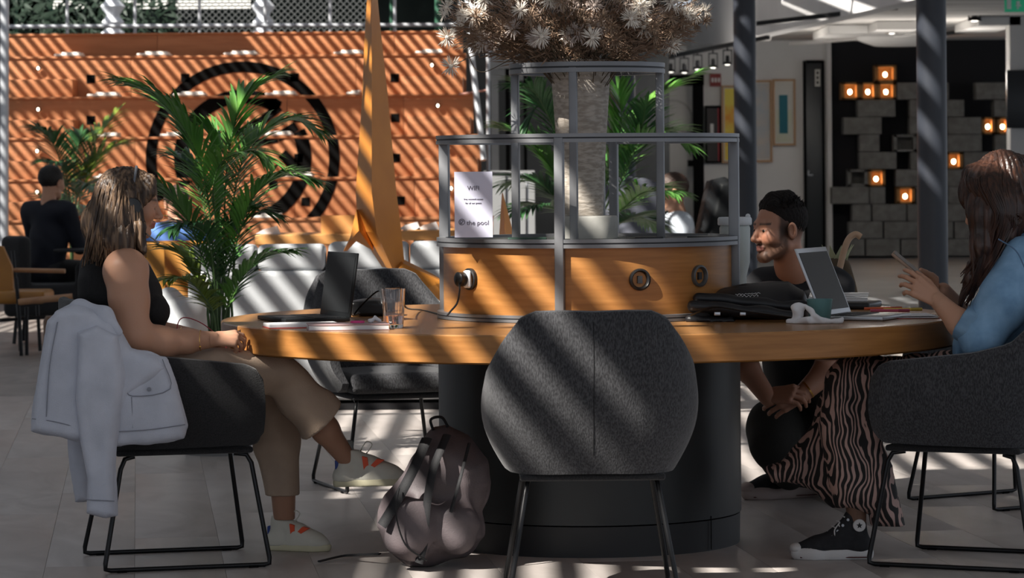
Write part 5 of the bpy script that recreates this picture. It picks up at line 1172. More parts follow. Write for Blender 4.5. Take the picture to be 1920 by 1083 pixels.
# ================================================================== palms
M_leaf = mat('palm_leaf', (.055, .17, .04), .36, col2=(.13, .29, .055), scale=5, spec=.6)
M_leafd = mat('palm_leaf_dark', (.018, .07, .026), .42, col2=(.045, .13, .04), scale=5, spec=.5)
M_leafy = mat('palm_leaf_yellow', (.22, .26, .03), .45, col2=(.12, .20, .03), scale=6)
M_stem = mat('palm_stem', (.05, .10, .03), .5)
def leaflet(b, base, d, L, wd, up, droop):
    """narrow blade folded along its midrib, 4 segments"""
    d = Vector(d).normalized(); sd = d.cross(up).normalized(); p = Vector(base); rows_ = []; n = 4
    for i in range(n+1):
        t = i/n; wv = wd*(math.sin(PI*min(1, .12+.88*(1-t)))**.8 if i else .4)*(1-t**3) ; nn = sd.cross(d).normalized()
        rows_.append([p - sd*wv + nn*wv*.35, p, p + sd*wv + nn*wv*.35]); d = (d + Vector((0, 0, -droop*(t+.25)))).normalized(); p = p + d*L/n
    b.grid(rows_)
def frond(parent, pts, rnd, nl=34, L=.17, wd=.0095, start=.35, droop=.22, m=None, ms=None, r0=.006, lift=.35):
    c = bez(pts, 10); N = len(c); o = part('frond', MB().tube(c, [r0*(1-.75*i/(N-1)) for i in range(N)], 6), ms or M_stem, parent)
    b = MB()
    for i in range(nl):
        t = start+(1-start)*(i+.5)/nl; k = t*(N-1); a = min(N-2, int(k)); p = c[a].lerp(c[a+1], k-a); tg = (c[a+1]-c[a]).normalized()
        side = tg.cross(Vector((0, 0, 1))); side = side.normalized() if side.length > .05 else Vector((0, 1, 0))
        u = (t-start)/(1-start); LL = L*(.55+.75*math.sin(PI*(.15+.8*u)))*rnd.uniform(.85, 1.12)
        for sg in (-1, 1):
            dd = side*sg*(.9-.45*u)+tg*(.55+.6*u)+Vector((0, 0, lift*(1-u)))+Vector((rnd.uniform(-.12, .12), rnd.uniform(-.12, .12), rnd.uniform(-.12, .12)))
            leaflet(b, p, dd, LL, wd*rnd.uniform(.8, 1.15), side.cross(tg)*sg*-1 if False else Vector((0, 0, 1)), droop)
    leaflet(b, c[-1], c[-1]-c[-2], L*.7, wd, Vector((0, 0, 1)), .1)
    part('leaflets', b, m or M_leaf, o); return o
def pot(parent, x, y, r, h, m):
    part('pot', MB().lathe([(r*.75, 0), (r, h), (r*.93, h), (r*.9, h-.03), (.01, h-.03)], (x, y, 0), 28), m, parent)
rp = random.Random(21)
B0 = P(408, 700, 14.5); pl = thing('potted_palm', 'large feathery green palm in the middle ground, in front of the black ring emblem', 'plant', (B0.x, B0.y, 0))
pot(pl, B0.x, B0.y, .19, .34, mat('pot_grey', (.2, .2, .2), .7))
def fr(Ds_, *px):
    base = Vector((B0.x+rp.uniform(-.05, .05), B0.y+rp.uniform(-.05, .05), .30)); n = len(px)
    return [base] + [P(x, y, 14.5 + Ds_*(i+1)/n) for i, (x, y) in enumerate(px)]
spec = [((-.25,), ((402, 560), (396, 430), (380, 320), (345, 240), (295, 185), (240, 155)), 46, .20), ((.2,), ((415, 560), (420, 430), (424, 330), (436, 250), (458, 185), (515, 140)), 42, .17),
        ((.35,), ((418, 560), (432, 420), (452, 310), (490, 250), (545, 225), (590, 240)), 40, .17), ((-.3,), ((422, 560), (442, 460), (475, 370), (525, 330), (580, 335)), 36, .16),
        ((-.3,), ((400, 560), (375, 470), (345, 400), (300, 352), (262, 340)), 34, .15), ((.1,), ((398, 600), (372, 530), (345, 482), (305, 462)), 24, .12),
        ((-.2,), ((420, 600), (448, 530), (490, 485), (540, 470)), 26, .14), ((-.5,), ((402, 600), (385, 560), (352, 525), (312, 522)), 22, .12),
        ((-.45,), ((408, 560), (405, 430), (400, 350), (420, 300), (470, 285), (505, 300)), 34, .15), ((.3,), ((404, 560), (390, 450), (380, 380), (350, 310), (330, 290)), 30, .15),
        ((-.1,), ((412, 580), (425, 480), (440, 420), (470, 395), (510, 400)), 28, .14), ((-.5,), ((406, 580), (400, 500), (385, 440), (350, 420), (320, 430)), 26, .13), ((.0,), ((412, 560), (410, 430), (408, 330), (402, 270), (380, 235)), 34, .15)]
for i, ((d_,), pts, nl, L) in enumerate(spec):
    frond(pl, fr(d_, *pts), rp, nl=int(nl*1.15), L=L*1.12, wd=.0118, start=.30 if i not in (0, 1, 2) else .36, droop=.26, m=(M_leafy if i in (5, 7) else (M_leafd if i in (9, 10, 11) else M_leaf)))
for i in range(9): part('cane', MB().tube(bez([(B0.x+rp.uniform(-.06, .06), B0.y+rp.uniform(-.06, .06), .30), P(408+rp.uniform(-22, 26), 560, 14.5+rp.uniform(-.1, .1)), P(408+rp.uniform(-30, 40), 460, 14.5)], 5), .0065, 6), M_stem, pl)
# far left palm
B1 = P(135, 500, 26); pl = thing('potted_palm', 'smaller palm behind the man in the navy suit', 'plant', (B1.x, B1.y, 0)); pot(pl, B1.x, B1.y, .22, .4, mat('pot_grey', (.2, .2, .2), .7))
for k, (d_, pts) in enumerate(((.2, ((138, 420), (150, 330), (175, 270), (215, 215))), (.1, ((140, 420), (160, 340), (190, 290), (225, 270))), (-.2, ((130, 420), (120, 330), (100, 270), (72, 240))), (-.3, ((132, 420), (128, 350), (115, 310), (85, 300))),
                               (.1, ((135, 420), (138, 330), (145, 280), (150, 255))), (-.3, ((136, 420), (145, 370), (160, 345), (180, 350))), (.1, ((130, 430), (115, 390), (100, 375), (80, 380))), (.4, ((135, 430), (150, 400), (175, 390), (200, 400))))):
    frond(pl, [Vector((B1.x, B1.y, .35))] + [P(x, y, 26+d_*i) for i, (x, y) in enumerate(pts)], rp, nl=30, L=.24, wd=.016, start=.38, droop=.22, m=M_leafd if k > 1 else M_leafy, r0=.01)
# palm behind the vase
B2 = P(1100, 560, 18.7); pl = thing('potted_palm', 'bright green palm behind the tall vase', 'plant', (B2.x, B2.y, 0)); pot(pl, B2.x, B2.y, .22, .4, mat('pot_grey', (.2, .2, .2), .7))
for k, (d_, pts) in enumerate(((.1, ((1120, 420), (1140, 320), (1180, 240), (1235, 180), (1300, 140))), (-.2, ((1120, 430), (1150, 340), (1190, 280), (1240, 250), (1290, 270))), (-.2, ((1090, 420), (1060, 300), (1030, 220), (1000, 170), (970, 160))),
                               (.1, ((1085, 420), (1040, 330), (1000, 270), (950, 240))), (.2, ((1080, 430), (1040, 370), (1000, 340), (950, 345))), (-.3, ((1120, 440), (1170, 390), (1210, 360), (1265, 360))),
                               (-.1, ((1110, 440), (1150, 300), (1165, 230), (1160, 170))), (-.4, ((1100, 440), (1060, 400), (1010, 385), (965, 395))), (.3, ((1115, 450), (1160, 420), (1190, 405), (1230, 420))), (.0, ((1095, 430), (1050, 300), (1040, 240), (1010, 200), (990, 230))), (-.3, ((1120, 430), (1170, 330), (1200, 250), (1210, 200))))):
    frond(pl, [Vector((B2.x, B2.y, .35))] + [P(x, y, 18.7+d_*i*.5) for i, (x, y) in enumerate(pts)], rp, nl=34, L=.21, wd=.0145, start=.40, droop=.20, m=M_leaf if k in (0, 1, 3, 5, 6) else M_leafd, r0=.009)

# ================================================================== dried flower bouquet
bc = P(1078, 30, DT); bq = thing('dried_bouquet', 'huge bouquet of dried spiky flowers in cream, taupe and brown standing in the tall vase', 'flowers', (vx, 0, vz+H_v))
rq = random.Random(33); M_br = mat('dried_brown', (.16, .095, .055), .8, col2=(.30, .205, .145), scale=6); M_tp = mat('dried_taupe', (.32, .25, .215), .8, col2=(.48, .39, .34), scale=6)
M_fl = [mat('petal_cream', (.80, .74, .66), .7), mat('petal_taupe', (.50, .42, .38), .7, col2=(.62, .54, .49), scale=20), mat('petal_brown', (.27, .18, .12), .8, col2=(.38, .28, .20), scale=20), mat('petal_pink', (.60, .36, .30), .7)]
st = MB(); fb = [MB(), MB()]
mouth = Vector((vx, 0, vz+H_v-.05)); cen = Vector((P(1075, 30, DT).x, 0, P(1075, 25, DT).z)); RX, RY, RZ_ = .455, .36, .24
heads = []
for i in range(215):
    a = rq.uniform(0, 2*PI); e = math.asin(rq.uniform(-.75, 1)); k = rq.uniform(.78, 1.02)
    q = cen + Vector((RX*k*math.cos(e)*math.cos(a), RY*k*math.cos(e)*math.sin(a), RZ_*k*math.sin(e)))
    if q.z < cen.z-.06: q.z += .06
    m0 = mouth + Vector((rq.uniform(-.05, .05), rq.uniform(-.05, .05), -.1)); mid = m0.lerp(q, .5) + Vector((0, 0, .06))
    c = bez([m0, mid, q], 4); st.tube(c, .0017, 4); heads.append((q, (q-mid).normalized()))
    for _ in range(30):
        t = rq.uniform(.42, 1); p = mid.lerp(q, (t-.42)/.58) + Vector((rq.gauss(0, .02), rq.gauss(0, .02), rq.gauss(0, .02)))
        d = ((q-mid).normalized()*.5 + Vector((rq.uniform(-1, 1), rq.uniform(-1, 1), rq.uniform(-.6, .9)))).normalized()
        L = rq.uniform(.022, .05); s_ = d.cross(Vector((rq.uniform(-1, 1), 1, rq.uniform(-1, 1)))).normalized()*rq.uniform(.0016, .0034); nn = s_.cross(d).normalized()*.002
        fb[0 if (p.z < cen.z-.02 or rq.random() < .45) else 1].add([p, p+d*L*.45+s_+nn, p+d*L, p+d*L*.45-s_+nn], [(0, 1, 2), (0, 2, 3)])
# feathery brown plumes hanging under the dome
for i in range(2600):
    a = rq.uniform(0, 2*PI); k = rq.uniform(.15, .8)**.7; z = cen.z - .20 + .17*k**1.5 + rq.uniform(-.02, .10)
    p = Vector((cen.x+RX*k*math.cos(a), RY*k*math.sin(a), z)); d = Vector((math.cos(a)*.9, math.sin(a)*.9, rq.uniform(-.5, .6))).normalized(); L = rq.uniform(.03, .075)
    s_ = d.cross(Vector((0, 1, .3))).normalized()*.0020; fb[0].add([p, p+d*L*.5+s_, p+d*L, p+d*L*.5-s_], [(0, 1, 2), (0, 2, 3)])
part('stems', st, mat('dry_stem', (.10, .075, .05), .8), bq, kind='stuff'); part('brown_foliage', fb[0], M_br, bq, smooth=False, kind='stuff'); part('taupe_foliage', fb[1], M_tp, bq, smooth=False, kind='stuff')
fmesh = []
for v in range(6):
    b = MB(); R_ = .036
    for i in range(58):
        e = math.acos(1-rq.random()*1.35); a = rq.uniform(0, 2*PI); d = Vector((math.sin(e)*math.cos(a), math.sin(e)*math.sin(a), math.cos(e)*.9)); L = R_*rq.uniform(.8, 1.15)
        s_ = d.cross(Vector((.3, .5, 1))).normalized()*.0019; nn = s_.cross(d).normalized()*.0012; b.add([d*.003, d*L*.6+s_+nn, d*L, d*L*.6-s_+nn], [(0, 1, 2), (0, 2, 3)])
    b.sphere((0, 0, .004), .007, 8, 5); fmesh.append(mesh_of('flower_head', b, smooth=False))
    fmesh[-1].materials.append(M_fl[0])
vis = sorted(heads, key=lambda h: h[0].y)[:160]
for i, (q, d) in enumerate(vis):
    me = fmesh[i % 6]; kind = 0 if q.z > cen.z-.02 and rq.random() < .72 or rq.random() < .18 else rq.choice((1, 1, 2, 3) if q.z > cen.z else (1, 2, 2))
    o = bpy.data.objects.new('flower_head', me); C.objects.link(o); o.parent = bq
    o.location = q - bq.location; dd = (d + Vector((0, -.5, .1))).normalized(); o.rotation_euler = dd.to_track_quat('Z', 'Y').to_euler(); s_ = rq.uniform(.8, 1.35); o.scale = (s_, s_, s_)
    o.material_slots[0].link = 'OBJECT'; o.material_slots[0].material = M_fl[kind]
# stray sprig at the left
q = P(845, 124, 10.9); part('stems', MB().tube(bez([mouth, P(960, 110, 10.95), P(905, 100, 10.9), q], 6), .0018, 5).tube(bez([P(960, 110, 10.95), P(900, 135, 10.9), P(872, 90, 10.9)], 6), .0014, 4), mat('dry_stem', (.10, .075, .05), .8), bq)
for qq in (q, P(838, 70, 10.85), P(1262, 82, 10.9), P(1302, 24, 10.9), P(1015, 68, 10.65), P(1110, 70, 10.65)):
    o = bpy.data.objects.new('flower_head', fmesh[1]); C.objects.link(o); o.parent = bq; o.location = qq - bq.location; o.rotation_euler = (PI/2, .2, .3); o.scale = (1.15, 1.15, 1.15)
def on_table(px, py): D = F_PX*(CAM_Z-TZ)/(py-HOR+(px-960)*math.sin(ROLL)); p = P(px, py, D); return Vector((p.x, p.y, TZ))
M_plblack = mat('laptop_black', (.008, .009, .010), .55, spec=.2); M_silver = mat('laptop_silver', (.52, .53, .55), .32, metal=.6); M_key = mat('key_black', (.010, .010, .011), .5)
def laptop(label, hn, hf, away, depth, tilt, m, m_in, lid_h):
    """hn, hf: hinge ends (near, far) on the table; away: unit vector from the hinge along the base"""
    hn, hf = Vector(hn), Vector(hf); x = (hf-hn); W = x.length; x.normalize(); y = Vector(away).normalized(); z = Vector((0, 0, 1)); y = (y-x*y.dot(x)).normalized(); R = Matrix((x, y, z)).transposed()
    t = thing('laptop', label, 'laptop', ((hn+hf)/2)); c = (hn+hf)/2
    part('base', MB().box(c+y*depth/2+z*.008, (W, depth, .013), R, .003), m, t)
    kb = MB()
    for i in range(13):
        for j in range(5): kb.box(c+x*(-W*.43+W*.86*(i+.5)/13)+y*(depth*.10+depth*.42*(j+.5)/5)+z*.0155, (W*.86/13*.84, depth*.42/5*.82, .002), R)
    part('keyboard', kb, M_key, t, kind='stuff', smooth=False); part('touchpad', MB().box(c+y*depth*.78+z*.0148, (W*.3, depth*.28, .001), R), m_in, t)
    u = (z*math.cos(tilt)-y*math.sin(tilt)).normalized(); n = u.cross(x) if u.cross(x).dot(y) > 0 else -u.cross(x); RL = Matrix((x, n, u)).transposed(); lc = c+z*.014+u*lid_h/2
    ld = part('lid', MB().box(lc, (W, .007, lid_h), RL, .002), m, t); part('display', MB().box(lc+n*.0042, (W*.93, .001, lid_h*.86), RL), (mat('display_dark', (.010, .011, .012), .55, spec=.2) if m is M_plblack else mat('display_glass', (.012, .013, .014), .08)), ld)
    part('logo', MB().lathe([(.001, 0), (.012, 0), (.012, .0008), (.001, .0008)], lc-n*.0042, 20, rot=RL@rotx(PI/2)), m_in, ld)
    part('hinge', MB().tube([hn.lerp(hf, .1)+z*.012, hn.lerp(hf, .9)+z*.012], .005, 8), M_plblack, t); return t
laptop('open black laptop facing the woman with the headset', (-.54, -.27, TZ), (-.655, .03, TZ), (-.93, -.38, 0), .225, math.radians(8), M_plblack, M_metal_dk, .215)
laptop('open silver laptop facing the woman in the denim jacket', (1.005, -.42, TZ), (1.13, -.15, TZ), (.9, -.42, 0), .212, math.radians(22), M_silver, mat('pad_silver', (.45, .46, .48), .3, metal=.5), .236)
M_paper = mat('paper', (.70, .69, .70), .7); M_red = mat('paper_red', (.55, .07, .05), .6)
def slab(name, label, cat, px, py, w_, d_, h_, yaw, m, z0=0.0, group=None, bev=.001, extra=None):
    p = on_table(px, py)+Vector((0, 0, z0)); t = single(name, MB().box(p+Vector((0, 0, h_/2)), (w_, d_, h_), rotz(math.radians(yaw)), bev), m, label, cat, group); return t, p
# left side papers, book, glass
p = on_table(566, 613); bk = thing('notebook', 'white notebook lying open-edged in front of the black laptop', 'notebook', p)
part('pages', MB().box(p+Vector((0, 0, .008)), (.23, .13, .012), rotz(math.radians(14)) , .002), M_paper, bk); part('cover', MB().box(p+Vector((0, 0, .0012)), (.235, .135, .0022), rotz(math.radians(14))), M_red, bk)
p = on_table(652, 617); bk = thing('book', 'thin book with a dusty pink cover beside the drinking glass', 'book', p); Rb = rotz(math.radians(6))
part('pages', MB().box(p+Vector((0, 0, .0095)), (.250, .156, .013), Rb), M_paper, bk); part('cover', MB().box(p+Vector((0, 0, .0015)), (.256, .16, .003), Rb, .001).box(p+Vector((0, 0, .0175)), (.256, .16, .003), Rb, .001), mat('cover_pink', (.36, .24, .24), .5), bk)
q = p+Vector((.03, .02, .0195)); single('pink_band', MB().ring(q+Vector((0, 0, .003)), .020, .005, .006, 32), mat('hot_pink', (.75, .06, .25), .5), 'small hot pink ring lying on the thin book', 'band')
g = SDF(q+Vector((.02, -.02, -.005)), q+Vector((.09, .05, .04)), .003); g.path([q+Vector((.04, 0, .005)), q+Vector((.055, .01, .014)), q+Vector((.07, 0, .006))], [.006, .007, .005], .004); g.disp(folds(.003, [((1, 0, 1), 300), ((0, 1, 1), 260)], 3))
single('crumpled_tissue', g.mesh(), M_paper, 'tiny crumpled white tissue on the thin book', 'tissue')
p = on_table(700, 592); g = SDF(p+Vector((-.12, -.08, -.01)), p+Vector((.12, .12, .09)), .0045); g.rbox(p+Vector((0, .02, .026)), (.078, .06, .026), .012); g.ell(p+Vector((0, .02, .045)), (.07, .055, .016), k=.01); single('black_pouch', g.mesh(), M_sock, 'small black pouch behind the drinking glass', 'pouch')
gp = on_table(738, 614); gl_ = thing('drinking_glass', 'ribbed drinking glass with a little water at its foot', 'glass', gp)
b = MB(); n = 72; rows_ = []
prof = [(.030, .0), (.031, .003), (.0325, .03), (.036, .09), (.0385, .124), (.0372, .1245), (.0345, .09), (.031, .03), (.029, .012), (.001, .010)]
for r, z in prof: rows_.append([gp+Vector(((r*(1+(.018 if .02 < z < .115 else 0)*math.cos(24*2*PI*k/n)))*math.cos(2*PI*k/n), (r*(1+(.018 if .02 < z < .115 else 0)*math.cos(24*2*PI*k/n)))*math.sin(2*PI*k/n), z)) for k in range(n)])
b.grid(rows_, closed=True); b.f.append(tuple(range(n-1, -1, -1))); M_gl = mat('clear_glass', (1, .97, .97), .03, trans=1.0, ior=1.45); part('tumbler', b, M_gl, gl_, ang=50)
part('water', MB().lathe([(.0285, .013), (.0318, .038), (.001, .038)], gp, 40), mat('pink_water', (1, .86, .88), .02, trans=1.0, ior=1.33), gl_)
cb = single('laptop_cable', MB().tube(bez([(-.52, -.05, TZ+.02), P(665, 588, 10.9), P(690, 560, 10.85), P(712, 545, 10.8), P(717, 570, 10.75), P(728, 548, 10.8), P(752, 540, 10.85), P(760, 575, 10.85), on_table(790, 583)+Vector((0, 0, .004)), on_table(830, 592)+Vector((0, 0, .004)), on_table(856, 597)+Vector((0, 0, .004))], 6), .003, 6), M_sock, 'looping black cable between the black laptop and the centre island', 'cable')
# bag on the table
bgc = on_table(1405, 603); g = SDF(P(1275, 620, 10.35), P(1540, 515, 10.35)+Vector((0, .62, 0)), .005)
g.poly([P(x, y, 10.72) for x, y in ((1292, 603), (1298, 575), (1318, 556), (1360, 540), (1420, 530), (1480, 528), (1512, 545), (1522, 575), (1515, 604))], 10.78-DT, .17, pillow=.10)
g.cap(P(1300, 575, 10.56), P(1480, 590, 10.52), .022, .018, .012); g.cap(P(1310, 560, 10.62), P(1505, 575, 10.60), .020, .018, .012); g.cap(P(1296, 600, 10.56), P(1370, 603, 10.54), .022, .012, .01)
g.disp(folds(.006, [((.3, 0, 1), 90), ((.5, .5, -1), 60), ((1, .2, .4), 46)], 12)); g.half((0, 0, TZ+.001), (0, 0, -1))
bag = thing('black_bag', 'slouchy black bag with white scrawled lettering lying on the table', 'bag', bgc)
part('body', g.mesh(), mat('bag_nylon', (.010, .010, .012), .42, bump=.2, bscale=160), bag); part('strap', MB().tube(bez([P(1296, 590, 10.52), P(1340, 575, 10.49), P(1400, 583, 10.47), P(1470, 592, 10.48), P(1512, 598, 10.5)], 6), .011, 8, flat=.35), M_sock, bag)
for x in (1345, 1393): part('buckle', MB().box(P(x, 588, 10.475), (.02, .006, .012), bev=.002), mat('zip_metal', (.5, .5, .52), .3, metal=1), bag)
b = MB(); rq = random.Random(8)
def scrawl(x0, x1, y, D, amp):
    pts = []; n = 16
    for i in range(n): pts.append(P(x0+(x1-x0)*i/(n-1)+rq.uniform(-1.2, 1.2), y+(amp if i % 2 else -amp)*rq.uniform(.4, 1)-(i/(n-1))*3, D))
    return pts
b.tube(scrawl(1368, 1422, 556, 10.64, 2.2), .0011, 4); b.tube(scrawl(1370, 1424, 560, 10.635, 1.8), .0011, 4); b.tube(scrawl(1380, 1426, 552, 10.645, 1.2), .0009, 4)
part('lettering', b, mat('print_white', (.7, .7, .7), .6), bag)
# canister
cp = Vector((P(1379, 590, 11.35).x, .35, TZ)); cn = thing('white_canister', 'pale ribbed plastic canister standing beside the metal island', 'container', cp); M_can = mat('can_plastic', (.46, .50, .48), .5)
part('body', MB().lathe([(.038, 0), (.040, .01), (.040, .12), (.052, .17), (.054, .29), (.050, .300), (.001, .300)], cp, 32), M_can, cn); part('lid', MB().lathe([(.058, .300), (.060, .304), (.060, .322), (.056, .328), (.001, .328)], cp, 32), mat('can_lid', (.62, .64, .66), .4), cn)
part('knob', MB().sphere(cp+Vector((.045, -.02, .331)), .009, 10, 6), mat('can_lid', (.62, .64, .66), .4), cn)
# cup and napkin
cpp = on_table(1537, 603); cu = thing('teal_cup', 'small teal handleless cup with a crumpled napkin against it', 'cup', cpp)
part('body', MB().lathe([(.030, 0), (.034, .004), (.042, .070), (.0425, .074), (.0395, .074), (.038, .068), (.031, .010), (.001, .008)], cpp, 40), mat('teal_glaze', (.115, .245, .245), .35), cu); part('coffee', MB().lathe([(.001, .055), (.0365, .055)], cpp, 30), mat('coffee', (.06, .03, .015), .2), cu)
g = SDF(P(1470, 622, 10.15), P(1600, 555, 10.15)+Vector((0, .28, 0)), .0032); np_ = on_table(1510, 606)
g.path([np_+Vector((-.030, 0, .012)), np_+Vector((-.022, 0, .045)), np_+Vector((.0, -.01, .055))], [.014, .020, .006], .008); g.path([np_+Vector((-.05, .01, .006)), np_+Vector((.01, -.05, .010)), np_+Vector((.09, -.045, .008)), np_+Vector((.115, -.03, .012))], [.010, .011, .008, .009], .006); g.path([np_+Vector((0, -.03, .055)), np_+Vector((.03, -.05, .02)), np_+Vector((.05, -.05, .008))], [.007, .010, .008], .006)
g.disp(folds(.0055, [((1, .2, 1), 170), ((1, .3, -.8), 140), ((0, 1, 1), 200)], 4)); g.half((0, 0, TZ+.0008), (0, 0, -1)); single('crumpled_napkin', g.mesh(), mat('napkin', (.74, .73, .74), .8), 'crumpled white paper napkin at the foot of the teal cup', 'napkin')
# papers and pens on the right
p = on_table(1690, 597); 
sheet = thing('papers', 'loose pink-edged sheets of paper under the silver laptop, by the woman\'s elbow', 'papers', p)
for i, (dx, dy, a, m_) in enumerate(((0, .02, 10, M_red), (.01, .03, -4, M_paper), (-.03, .05, 16, mat('paper_pink', (.70, .42, .40), .7)), (.0, .05, 3, M_paper))): part('sheet', MB().box(p+Vector((dx-.03, dy+.05, .0012+i*.0022)), (.29, .20, .0016), rotz(math.radians(a))), m_, sheet)
for i, (x, y, a, col, nm) in enumerate(((1655, 577, 8, (.65, .12, .04), 'orange'), (1692, 579, 4, (.70, .50, .08), 'yellow'), (1668, 581, -6, (.60, .10, .18), 'pink'))):
    q = on_table(x, y+8)+Vector((0, 0, .013)); t = thing('pen', f'{nm} highlighter pen lying on the papers', 'pen', q); d = Vector((math.cos(math.radians(a)), math.sin(math.radians(a)), 0)); part('barrel', MB().tube([q-d*.065, q+d*.03], .005, 8), mat('pen_'+nm, col, .4), t); part('cap', MB().tube([q+d*.03, q+d*.068], .0058, 8), mat('pen_cap_'+nm, tuple(c*.6 for c in col), .4), t)
p = on_table(1607, 577)+Vector((0, 0, .0)); t = thing('earbud_case', 'small white earbud case behind the silver laptop', 'case', p); part('shell', MB().box(p+Vector((0, 0, .012)), (.058, .045, .024), None, .011), mat('white_gloss', (.75, .77, .82), .2), t); part('lid_line', MB().box(p+Vector((0, -.0, .0155)), (.0585, .0455, .0006)), M_grey, t)
p = Vector((1.16, .50, TZ)); t = thing('folder_stack', 'flat black laptop sleeve with white ribbed sheets on it, behind the silver laptop', 'folder', p); part('sleeve', MB().box(p+Vector((0, 0, .012)), (.26, .24, .024), rotz(-.3), .008), M_sock, t)
for i in range(7): part('ribbed_sheet', MB().box(p+Vector((-.01+.004*i, -.02+.028*i, .028+.003*i)), (.21, .022, .004), rotz(-.12)@rotx(.1)), M_paper if i % 2 == 0 else mat('paper_shade', (.45, .44, .43), .7), t)
# small things on the island shelf
for i, (x, y, w_, lab) in enumerate(((925, .15, .13, 'dark green tray'), (1205, .2, .10, 'black card holder'), (1330, .12, .13, 'flat black tablet'))):
    q = Vector((P(x, 0, DT-y).x if i else P(985, 0, 10.8).x, -y, zt_+.004)); single('flat_tray', MB().box(q+Vector((0, 0, .006)), (w_, .10, .010), rotz(.3*i), .003), mat('tray_green', (.03, .07, .05), .5) if i == 0 else M_sock, f'{lab} lying on the island shelf {["left of the vase foot", "right of the vase foot", "near the right post"][i]}', 'tray')

# ================================================================== grey jacket over the left chair
M_jac = mat('grey_jacket', (.58, .60, .68), .88, col2=(.50, .52, .59), scale=10, bump=.45, bscale=420); jkt = thing('grey_jacket', 'light grey button jacket draped over the back of the black armchair', 'jacket', (-1.3, -.83, .42))
yj = lambda off: (lambda X, Z: -.862+off+.27*(X+1.02))
def jk_part(name, pts, off, th, seed, amp=.006, pil=.03):
    w_ = [P(x, y, 10.12) for x, y in pts]; g = SDF((min(p.x for p in w_)-.03, -1.2, min(p.z for p in w_)-.03), (max(p.x for p in w_)+.03, -.55, max(p.z for p in w_)+.03), .005); g.poly(w_, yj(off), th, pillow=pil)
    g.disp(folds(amp*1.35, [((1, 0, .15), 58), ((1, .0, -.3), 34), ((.5, 0, 1), 24)], seed)); return g
g = jk_part('b', ((96, 598), (118, 577), (145, 570), (180, 578), (222, 605), (248, 650), (300, 668), (322, 690), (250, 740), (225, 800), (222, 820), (150, 822), (67, 804), (73, 745), (86, 665)), 0, .050, 3)
g.ell(P(140, 612, 10.45), (.05, .26, .045), k=.04); part('back', g.mesh(), M_jac, jkt)
g = SDF((-1.62, -1.1, .60), (-1.15, -.30, .92), .006); g.path([P(112, 592, 10.22), P(150, 580, 10.10), P(195, 592, 10.06), P(222, 622, 10.05)], [.020, .030, .028, .014], .02); part('collar', g.mesh(), M_jac, jkt)
part('front_panel', jk_part('f', ((214, 668), (250, 655), (312, 670), (332, 720), (352, 798), (346, 822), (282, 832), (216, 834)), -.008, .032, 5, .004).mesh(), M_jac, jkt)
part('sleeve', jk_part('s', ((158, 620), (190, 605), (228, 625), (240, 700), (230, 790), (222, 870), (226, 960), (205, 966), (170, 955), (172, 890), (160, 820), (150, 740)), -.045, .045, 6, .005).mesh(), M_jac, jkt)
part('sleeve', jk_part('t', ((116, 790), (160, 800), (166, 870), (165, 944), (134, 948), (124, 880)), .16, .035, 7, .004).mesh(), M_jac, jkt)
M_st = mat('jacket_seam', (.25, .26, .30), .9)
fj = lambda x, y, off: (lambda p: Vector((p.x, yj(off)(p.x, 0), p.z)))(P(x, y, 10.1))
for a, off in ((((218, 806), (285, 803), (348, 795)), -.046), (((236, 672), (240, 718), (252, 740), (320, 728), (306, 672)), -.043), (((250, 742), (252, 800)), -.040), (((171, 928), (223, 932)), -.092), (((72, 778), (110, 784), (150, 795)), -.050), (((118, 600), (104, 680), (98, 775)), -.052)):
    part('stitching', MB().tube(bez([fj(x, y, off) for x, y in a], 4), .0017, 5), M_st, jkt)
part('button', MB().lathe([(.001, .003), (.007, .002), (.007, 0)], fj(282, 728, -.045), 14, rot=rotx(PI/2)), M_st, jkt)

# ================================================================== backpack
M_bp = mat('mauve_nylon', (.125, .10, .105), .6, col2=(.085, .07, .075), scale=7, bump=.3, bscale=180); M_bpk = mat('strap_black', (.012, .012, .014), .7, bump=.3, bscale=300)
bpk = thing('backpack', 'slumped grey-mauve backpack on the floor beside the front chair', 'backpack', (P(815, 1060, 10.35).x, -.6, 0))
g = SDF(P(690, 1100, 10.0), P(935, 780, 10.0)+Vector((0, .62, 0)), .006)
g.poly([P(x, y, 10.32) for x, y in ((812, 800), (838, 796), (880, 820), (915, 862), (920, 905), (902, 960), (908, 1005), (872, 1045), (805, 1066), (765, 1064), (722, 1030), (704, 985), (722, 930), (765, 870), (795, 820))], 10.34-DT, .135, pillow=.12)
g.ell(P(770, 990, 10.20), (.085, .07, .11), k=.04); g.ell(P(858, 985, 10.22), (.075, .06, .09), k=.03); g.cap(P(775, 920, 10.2), P(815, 1045, 10.18), .012, .012, .02, sub=True)
g.disp(folds(.010, [((.3, 0, 1), 60), ((1, .5, -.6), 50), ((1, .2, .4), 34)], 15)); g.half((0, 0, .002), (0, 0, -1)); part('body', g.mesh(), M_bp, bpk)
for pts, r in ((((800, 822), (775, 880), (740, 945), (716, 985)), .020), (((838, 815), (812, 880), (800, 950), (795, 1015), (785, 1055)), .016), (((880, 830), (862, 900), (845, 960)), .006)):
    part('strap', MB().tube(bez([P(x, y, 10.155 if 800 < x < 820 or y > 850 else 10.22) for x, y in pts], 6), r, 8, flat=.4), M_bpk, bpk)
part('grab_handle', MB().tube(bez([P(812, 806, 10.3), P(808, 786, 10.3), P(828, 782, 10.3), P(840, 800, 10.3)], 6), .009, 8, flat=.5), M_bpk, bpk)
part('loose_strap', MB().tube(bez([Vector((P(600, 1052, 10.44).x, -.60, .008)), P(640, 1042, 10.5)*1, P(665, 1040, 10.45), P(712, 1038, 10.35)], 6), .008, 6, flat=.4), M_bpk, bpk)
